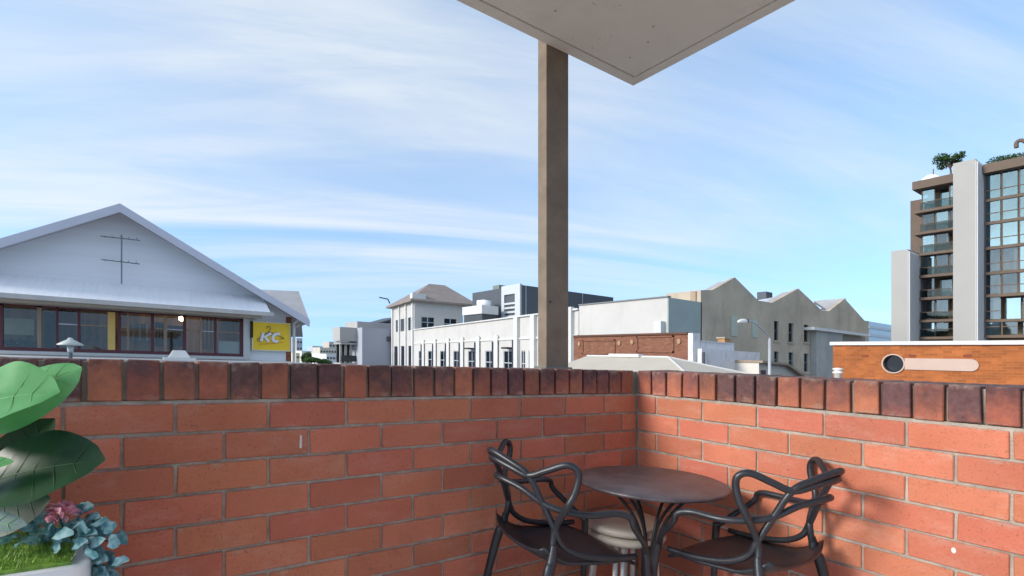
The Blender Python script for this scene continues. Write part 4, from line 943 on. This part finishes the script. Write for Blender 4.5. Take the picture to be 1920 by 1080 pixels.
b = MB(); q0 = h0 + (h1 - h0) * .45; b.lathe([(.01, -.14), (.06, -.12), (.085, -.08), (.07, -.05)], q0, 14); b.build('lens', M('lamp_lens_white', (.8, .8, .78), .3), hd, True)
b = MB(); q0 = h0 + (h1 - h0) * .06; b.tube([q0, h0 + (h1 - h0) * .22 + Vector((0, 0, -.01))], .085, 10); b.build('gear_cover', m_char, hd)

# ---------------------------------------------------------------- orange brick building with round window
XO = 22.0
def streak_brick(name):
    m = bpy.data.materials.new(name); m.use_nodes = True; t_ = m.node_tree; b_ = t_.nodes['Principled BSDF']; b_.inputs['Roughness'].default_value = .9
    co = t_.nodes.new('ShaderNodeTexCoord'); mp = t_.nodes.new('ShaderNodeMapping'); mp.inputs['Rotation'].default_value = (0, 0, R(90)); t_.links.new(co.outputs['Object'], mp.inputs[0])
    sx = t_.nodes.new('ShaderNodeSeparateXYZ'); t_.links.new(co.outputs['Object'], sx.inputs[0]); cb = t_.nodes.new('ShaderNodeCombineXYZ'); t_.links.new(sx.outputs[1], cb.inputs[0]); t_.links.new(sx.outputs[2], cb.inputs[1])
    bt = t_.nodes.new('ShaderNodeTexBrick'); bt.inputs['Scale'].default_value = 1; bt.inputs['Brick Width'].default_value = .24; bt.inputs['Row Height'].default_value = .086; bt.inputs['Mortar Size'].default_value = .005
    bt.inputs['Color1'].default_value = (.41, .118, .030, 1); bt.inputs['Color2'].default_value = (.27, .075, .018, 1); bt.inputs['Mortar'].default_value = (.34, .15, .055, 1); bt.inputs['Bias'].default_value = -.1
    t_.links.new(cb.outputs[0], bt.inputs['Vector'])
    ns = t_.nodes.new('ShaderNodeTexNoise'); ns.inputs['Scale'].default_value = 1.2; ns.inputs['Detail'].default_value = 6
    mp2 = t_.nodes.new('ShaderNodeMapping'); mp2.inputs['Scale'].default_value = (1, 1, 2); t_.links.new(co.outputs['Object'], mp2.inputs[0]); t_.links.new(mp2.outputs[0], ns.inputs['Vector'])
    hs = t_.nodes.new('ShaderNodeHueSaturation'); mr = t_.nodes.new('ShaderNodeMapRange'); mr.inputs[1].default_value = .3; mr.inputs[2].default_value = .7; mr.inputs[3].default_value = .8; mr.inputs[4].default_value = 1.18
    t_.links.new(ns.outputs[0], mr.inputs[0]); t_.links.new(mr.outputs[0], hs.inputs['Value']); t_.links.new(bt.outputs[0], hs.inputs['Color']); t_.links.new(hs.outputs[0], b_.inputs['Base Color']); return m
m_orange = streak_brick('orange_brick')
yo0, yo1 = yat(2100, XO), yat(1562, XO); zo = (P(1562, 650, X=XO).z + P(1920, 643, X=XO).z) / 2
t = thing('orange_brick_building', 'orange brick building with white coping and a round keyhole-shaped window', 'building', (XO + 3, (yo0 + yo1) / 2, ZG))
a_ = P(1675.5, 682, X=XO); rw = (yat(1656, XO) - yat(1695, XO)) / 2
# wall with a round opening: ring of quads around it
n = 32; b = MB(); cy_, cz_ = a_.y, a_.z; H = rw * 1.7
ring = [(cy_ + rw * math.cos(2 * math.pi * k / n + math.pi / 4), cz_ + rw * math.sin(2 * math.pi * k / n + math.pi / 4)) for k in range(n)]
def sq(k):
    a = 2 * math.pi * k / n + math.pi / 4; c, s = math.cos(a), math.sin(a); m_ = max(abs(c), abs(s)); return (cy_ + H * c / m_, cz_ + H * s / m_)
sqp = [sq(k) for k in range(n)]
zo_low = cz_ - H
vs = [(XO, y, z) for y, z in ring] + [(XO, y, z) for y, z in sqp] + [(XO + .3, y, z) for y, z in ring]
fs = [(k, (k + 1) % n, n + (k + 1) % n, n + k) for k in range(n)] + [(k, 2 * n + k, 2 * n + (k + 1) % n, (k + 1) % n) for k in range(n)]
b.add(vs, fs)
zt_o = max(zo, cz_ + H + .01)
for (ya_, yb_, za_, zb2_) in ((yo0, cy_ - H, ZG, zt_o), (cy_ + H, yo1, ZG, zt_o), (cy_ - H, cy_ + H, ZG, cz_ - H), (cy_ - H, cy_ + H, cz_ + H, zt_o)):
    b.add([(XO, ya_, za_), (XO, yb_, za_), (XO, yb_, zb2_), (XO, ya_, zb2_)], [(0, 1, 2, 3)])
b.build('wall', m_orange, t)
MB().box((XO + .31, yo0, ZG), (XO + 8, yo1, zt_o - .05)).build('building_core', m_dark, t)
MB().box((XO + .001, yo1 - .3, ZG), (XO + 8, yo1 - .002, zt_o)).build('side_wall', m_orange, t)
MB().box((XO - .10, yo0, zt_o), (XO + .5, yo1 + .08, zt_o + .13)).build('coping', m_white, t)
b = MB(); b.prism([(XO + .15, y, z) for y, z in ring], (.02, 0, 0)); b.build('window_pane', M('dark_round_glass', (.015, .02, .03), .08, .1, spec=.7), t)
vs, fs = [], []
for k in range(n):
    y, z = ring[k]; dy, dz = y - cy_, z - cz_
    vs += [(XO - .06, y, z), (XO - .06, cy_ + dy * 1.13, cz_ + dz * 1.13), (XO + .01, cy_ + dy * 1.13, cz_ + dz * 1.13), (XO + .16, y, z)]
for k in range(n):
    q = 4 * k; r_ = 4 * ((k + 1) % n); fs += [(q + i, r_ + i, r_ + (i + 1) % 4, q + (i + 1) % 4) for i in range(4)]
m_pinkr = M('pale_pink_render', (0.52, 0.38, 0.31), .8, .05, 2)
MB().add(vs, fs).build('window_surround', m_pinkr, t)
z1_, z0_ = P(1760, 672.5, X=XO).z, P(1760, 694.5, X=XO).z; hr = (z1_ - z0_) / 2; zc_ = (z0_ + z1_) / 2
ye = yat(1836, XO) + hr; yst = cy_ - rw * 1.1
b = MB(); b.prism([(XO - .05, yst, z0_), (XO - .05, yst, z1_)] + [(XO - .05, ye - hr * math.sin(R(q)), zc_ + hr * math.cos(R(q))) for q in range(0, 181, 15)], (.049, 0, 0)); b.build('render_band', m_pinkr, t)
for u in (1622, 1711, 1814):
    a_ = P(u, 667, X=XO); MB().box((XO - .02, a_.y - .1, a_.z - .04), (XO - .001, a_.y + .1, a_.z + .04)).build('vent_brick', M('dark_vent', (.22, .06, .03), .9), t)
a_ = P(1571, 700, X=XO - 1.2)
t = thing('rooftop_cowl', 'pale ribbed vent cowl standing at the corner of the orange brick building', 'vent', tuple(a_))
b = MB(); b.lathe([(.12, -1.2), (.12, -.02), (.17, .0), (.17, .05), (.12, .07), (.12, .1), (.17, .12), (.17, .17), (.06, .2)], a_, 16); b.build('cowl', M('cowl_white', (.7, .66, .62), .6), t, True)

# ---------------------------------------------------------------- apartment tower
XT = 89.5
t = thing('apartment_tower', 'tall apartment tower with white piers, brown slabs and glazed balconies', 'building', (95, 20, ZG))
m_pier = M('tower_white_concrete', (0.365, 0.35, 0.325), .8, .05, .2, .1, 4)
m_brownc = M('tower_brown_slab', (0.14, 0.10, 0.075), .8, .12, .4)
m_rib = M('ribbed_grey_panel', (0.60, 0.58, 0.57), .8, .05, .5, .6, 3, stretch=(8, 1, .05))
m_balu = M('smoked_balustrade', (0.05, 0.055, 0.055), .6, .3, .8, spec=.2)
m_balu2 = glass('clear_balustrade', (0.62, 0.66, 0.66), -0.02, (.6, .7, .75))
m_curtain = M('pale_curtain', (0.42, 0.40, 0.37), .9, .1, 1, stretch=(1, 6, .2))
XPF = 85.2
def pier(u0, u1, u2, v, nm):
    y_a, y_b = yat(u0, XPF), yat(u1, XPF); z = P((u0 + u1) / 2, v, X=XPF).z
    MB().box((XPF, y_b + .05, ZG), (XT + 6, y_a, z)).build('pier', m_pier, t)
    pn = MB().box((XPF + .02, y_b - .02, ZG), (XT + 5, y_b + .049, z - .2)).build('ribbed_panel', m_rib, t)
    k = 0; x = XPF + .15
    while x < XT: MB().box((x, y_b - .14, ZG), (x + .22, y_b - .021, z - .3)).build('rib', m_rib, pn); x += .48
    return y_a, y_b, z
pa = pier(1671, 1703, 1723, 469, 'a'); pb = pier(1787, 1830, 1855, 302, 'b')
ZF = [P(1750, v, X=XT).z for v in (393, 434, 474, 516, 558, 600, 632)]
ztop = P(1750, 345, X=XT).z
def bay(ya, yb, zs, ncol, x, zt_, closed):
    """ya nearer the left (larger Y) .. yb; slabs at heights zs (top to bottom)"""
    MB().box((x + 2.6, yb, ZG), (x + 2.8, ya, zt_)).build('inner_wall', m_brown, t)
    MB().box((x - .9, yb, zt_ - .5), (x + 3, ya + (.8 if not closed else 0), zt_ + .6)).build('roof_edge', m_brownc, t)
    lev = [zt_ - .5] + zs
    for k, z in enumerate(zs):
        top = lev[k] - (.35 if k else 0)
        MB().box((x - (.9 if not closed else .12), yb, z - .35), (x + 2.6, ya + (.6 if not closed and k < 2 else 0), z)).build('floor_slab', m_brownc, t)
        for c_ in range(ncol):
            y0_ = ya + (yb - ya) * c_ / ncol; y1_ = ya + (yb - ya) * (c_ + 1) / ncol; rec = random.random() < (.45 if not closed else .2) and c_ > 0
            xx = x + (1.6 if rec else 0.05)
            pn = MB().box((xx, y1_ + .1, z + .05), (xx + .04, y0_ - .1, top - .05)).build('window_pane', m_glass_blue if (closed and k < 3) or random.random() < .45 else m_glass_dim, t)
            MB().box((xx - .06, y0_ - .12, z), (xx + .1, y0_ + .0, top)).build('mullion', m_brownc, pn)
            if not rec: MB().box((xx - .05, y1_ + .1, z + 1.0), (xx - .002, y0_ - .1, z + 1.1)).build('transom', m_brownc, pn)
            if random.random() < .35: MB().box((xx + .5, y1_ + .15, z + .05), (xx + .55, (y0_ + y1_) / 2 + random.uniform(-.6, .6), top - .1)).build('curtain', m_curtain, pn)
        if closed: continue
        bl = MB().box((x - .8, yb + .05, z + .02), (x - .77, ya - .05, z + 1.0)).build('balustrade', m_balu2, t)
        MB().box((x - .84, yb + .05, z + 1.0), (x - .74, ya - .05, z + 1.06)).build('handrail', m_brownc, bl)
bay(pa[1] - .2, pb[0] + .02, ZF, 3, XT, ztop, False)
ZF2 = [P(1890, v, X=88.0).z for v in (367, 411, 459, 507, 550, 598, 628)]
bay(pb[1] - .2, pb[1] - 14.0, ZF2, 9, 88.0, P(1890, 312, X=88.0).z, True)
b = MB().box((XT + 2.8, pa[0], ZG), (XT + 18, pb[1] - 14, ztop - 1)).build('tower_body', m_brownc, t)
MB().box((XT - 3, pa[1] - 1, ZG), (XT + 2, pb[1] - 14, P(1750, 648, X=XT).z)).build('podium', m_pier, t)
# things on the tower's roof
m_umb = M('white_fabric', (.8, .8, .8), .8)
a_ = P(1750, 345, X=XT + .5)
u_ = thing('roof_umbrella', 'white drooping roof umbrella on the left corner of the apartment tower', 'umbrella', (a_.x, a_.y, ztop + .6))
b = MB(); b.lathe([(1.25, -.75), (1.2, -.3), (.95, .1), (.5, .4), (.06, .5)], (a_.x, a_.y + .3, ztop + 1.0), 7); b.build('canopy', m_umb, u_); b = MB(); b.tube([(a_.x, a_.y, ztop + .6), (a_.x, a_.y, ztop + 2.2)], .06, 6); b.build('pole', m_brownc, u_)
def tree(name, label, base, h, rx, rz, n, size, group=None, mat=None, trunk=.14):
    t_ = thing(name, label, 'tree', tuple(base), group); base = Vector(base)
    b = MB(); b.tube(crom([base, base + Vector((.1 * rx, 0, h * .45)), base + Vector((-.05 * rx, .1, h * .8))], 4), [trunk * (1 - .05 * i) for i in range(9)], 7)
    cl_ = []
    for k in range(7):
        a = k * 2.4; c = base + Vector((math.cos(a) * rx * random.uniform(.3, .62), math.sin(a) * rx * random.uniform(.3, .6), h + rz * random.uniform(-.5, .45))); cl_.append(c)
        b.tube([base + Vector((0, 0, h * .55)), (base + Vector((0, 0, h * .8))) * .5 + c * .5, c], [trunk * .5, trunk * .35, trunk * .12], 5)
    b.build('trunk', M('bark', (.12, .09, .065), .9, .3, 4), t_)
    b = MB()
    for c in cl_: leaf_cloud(b, c, rx * random.uniform(.34, .5), rx * random.uniform(.34, .5), rz * random.uniform(.35, .55), n // 7, size)
    b.build('crown', mat or m_fol, t_); return t_
tb0 = P(1782, 325, X=XT + 2); tb0.z = ztop + .6
random.seed(5)
tree('roof_tree', 'small bushy tree growing on the apartment tower roof beside the white pier', tb0, P(1782, 300, X=XT + 2).z - tb0.z, 2.1, 1.0, 1100, .20)
for k, u in enumerate((1868, 1888, 1908)):
    a_ = P(u, 296 - (u - 1868) * .18, X=88.8)
    t_ = thing('roof_hedge', ('clipped roof hedge next to the tall white pier', 'roof hedge between two others on the tower edge', 'roof hedge at the frame edge on the tower top')[k], 'hedge', (a_.x, a_.y, a_.z - 1.2), 'hedges on the tower roof')
    b = MB(); leaf_cloud(b, a_ - Vector((0, 0, .45)), .8, 1.0, .6, 420, .13); b.build('foliage', m_fol, t_)
    MB().box((a_.x - .5, a_.y - .9, a_.z - 1.9), (a_.x + .5, a_.y + .9, a_.z - .8)).build('trough', m_brownc, t_)
a_ = P(1912, 290, X=88.5)
t_ = thing('roof_davit', 'dark curved davit arm hooking over the top of the apartment tower', 'davit', tuple(a_))
b = MB(); b.tube(crom([P(1936, 300, X=88.5), P(1926, 270, X=88.5), P(1914, 263, X=88.5), P(1906, 268, X=88.5), P(1906, 277, X=88.5)], 5), .22, 8); b.build('arm', m_brownc, t_, True)

# ---------------------------------------------------------------- grey apartments and far town at the left of the white building
YA = 105.0
m_bg = M('blue_grey_render', (0.36, 0.38, 0.43), .8, .05, .2)
m_gr = M('mid_grey_render', (0.40, 0.38, 0.36), .8, .06, .2)
t = thing('balcony_apartments', 'grey apartment block with stacked open balconies left of the white building', 'building', tuple(P(680, 700, Y=YA)))
p0, p1 = P(679, 614, Y=YA), P(733, 614, Y=YA)
MB().box((p0.x, YA, ZG), (p1.x + 6, YA + 16, p0.z)).build('wall', m_bg, t)
XA = p0.x - .01
XL = xat(641, YA + 3)
MB().box((XL - .4, YA + 3, p0.z - 2.9), (XA, YA + 8, p0.z)).build('parapet', m_gr, t)
for k in range(4):
    z = p0.z - 3.2 - 4.3 * k
    MB().box((XL - .2, YA + 3.2, z - .4), (XA, YA + 8, z)).build('balcony_slab', m_gconc, t)
    MB().box((XL, YA + 3.3, z - 4.0), (XA - .02, YA + 3.4, z - 2.7)).build('balustrade', m_balu, t)
    for q in range(3): MB().box((XL + q * (XA - XL) / 3, YA + 4.2, z - 4.3), (XL + .4 + q * (XA - XL) / 3, YA + 4.6, z - .4)).build('balcony_wall', m_gr, t)
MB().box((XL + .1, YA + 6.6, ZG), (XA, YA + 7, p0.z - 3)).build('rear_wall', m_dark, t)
q0, q1 = P(664, 603, Y=YA + 8), P(705, 609, Y=YA + 8); MB().box((q0.x, YA + 6, ZG), (q1.x + 10, YA + 14, q0.z)).build('upper_storey', m_gr, t)
MB().box((P(725, 0, Y=YA).x, YA - .3, P(728, 640, Y=YA).z), (P(733, 0, Y=YA).x, YA - .01, P(728, 631, Y=YA).z)).build('window_hood', m_char, t)
q0, q1 = P(702, 613, Y=YA + 20), P(736, 599, Y=YA + 20)
t = thing('skillion_roof', 'brown sloping roof with lit soffit rising behind the grey apartments', 'roof', tuple(q0))
b = MB(); b.prism([q0, q1 + Vector((2, 0, 0)), q1 + Vector((2, 0, -6)), q0 + Vector((0, 0, -6))], (0, 10, 0)); b.build('gable', m_beigef, t); b = MB(); b.prism([q0 + Vector((-.8, -1, .2)), q1 + Vector((2, -1, .5)), q1 + Vector((2, -1, .9)), q0 + Vector((-.8, -1, .6))], (0, 12, 0)); b.build('roof', m_char, t)
far = [(556, 567, 634, 'slim grey far tower beside the hall downpipe', (.42, .43, .46), 330), (566, 584, 658, 'low pale far block between two towers left of the apartments', (.6, .58, .52), 260), (600, 636, 652, 'low tan far block under the long pale one', (.55, .50, .42), 300),
       (617, 640, 641, 'pale brown far block beside the balcony apartments', (.50, .44, .40), 360), (586, 606, 649, 'pale blue-grey far block above the shrubs', (.42, .47, .52), 390), (612, 640, 664, 'white low shed roof beside the balcony apartments', (.72, .73, .74), 150), (555, 562, 662, 'small cream far house by the downpipe', (.66, .6, .45), 140)]
for u0, u1, v, lab, col, Yf in far:
    t, (a, c, z0, z1) = block('far_building', lab, 'building', u0, u1, v, 700, M('far_%d' % u0, col, .8, .05, .05), Y=Yf, depth=15)
    t['group'] = 'far town buildings'
    nw = max(2, int((u1 - u0) / 5))
    for k in range(nw):
        for j in range(2):
            xa = a.x + (c.x - a.x) * (k + .25) / nw; xb = a.x + (c.x - a.x) * (k + .75) / nw; zz = z1 - (j + .5) * (Yf / 85)
            MB().box((xa, Yf - .2, zz - Yf / 320), (xb, Yf - .01, zz)).build('window', m_dark, t)
random.seed(9)
tree('street_tree', 'round green tree below the far town, right of the hall', P(597, 720, Y=75), P(597, 676, Y=75).z - P(597, 720, Y=75).z, 2.2, .7, 1300, .2)
tree('street_tree', 'dark narrow tree beside the hall downpipe', P(574, 720, Y=120), P(574, 668, Y=120).z - P(574, 720, Y=120).z, 1.3, 1.5, 700, .25)
t, (a, c, z0, z1) = block('glass_office', 'pale glass office block far behind, between warehouse and apartment tower', 'building', 1628, 1674, 606, 700, M('pale_glass_panel', (.42, .50, .54), .3, .06, .1), Y=60, depth=20)
for k in range(6):
    zz = z1 - 1.2 - k * 2.2; MB().box((a.x, 59.8, zz - .7), (c.x, 59.99, zz)).build('spandrel', m_lv, t)
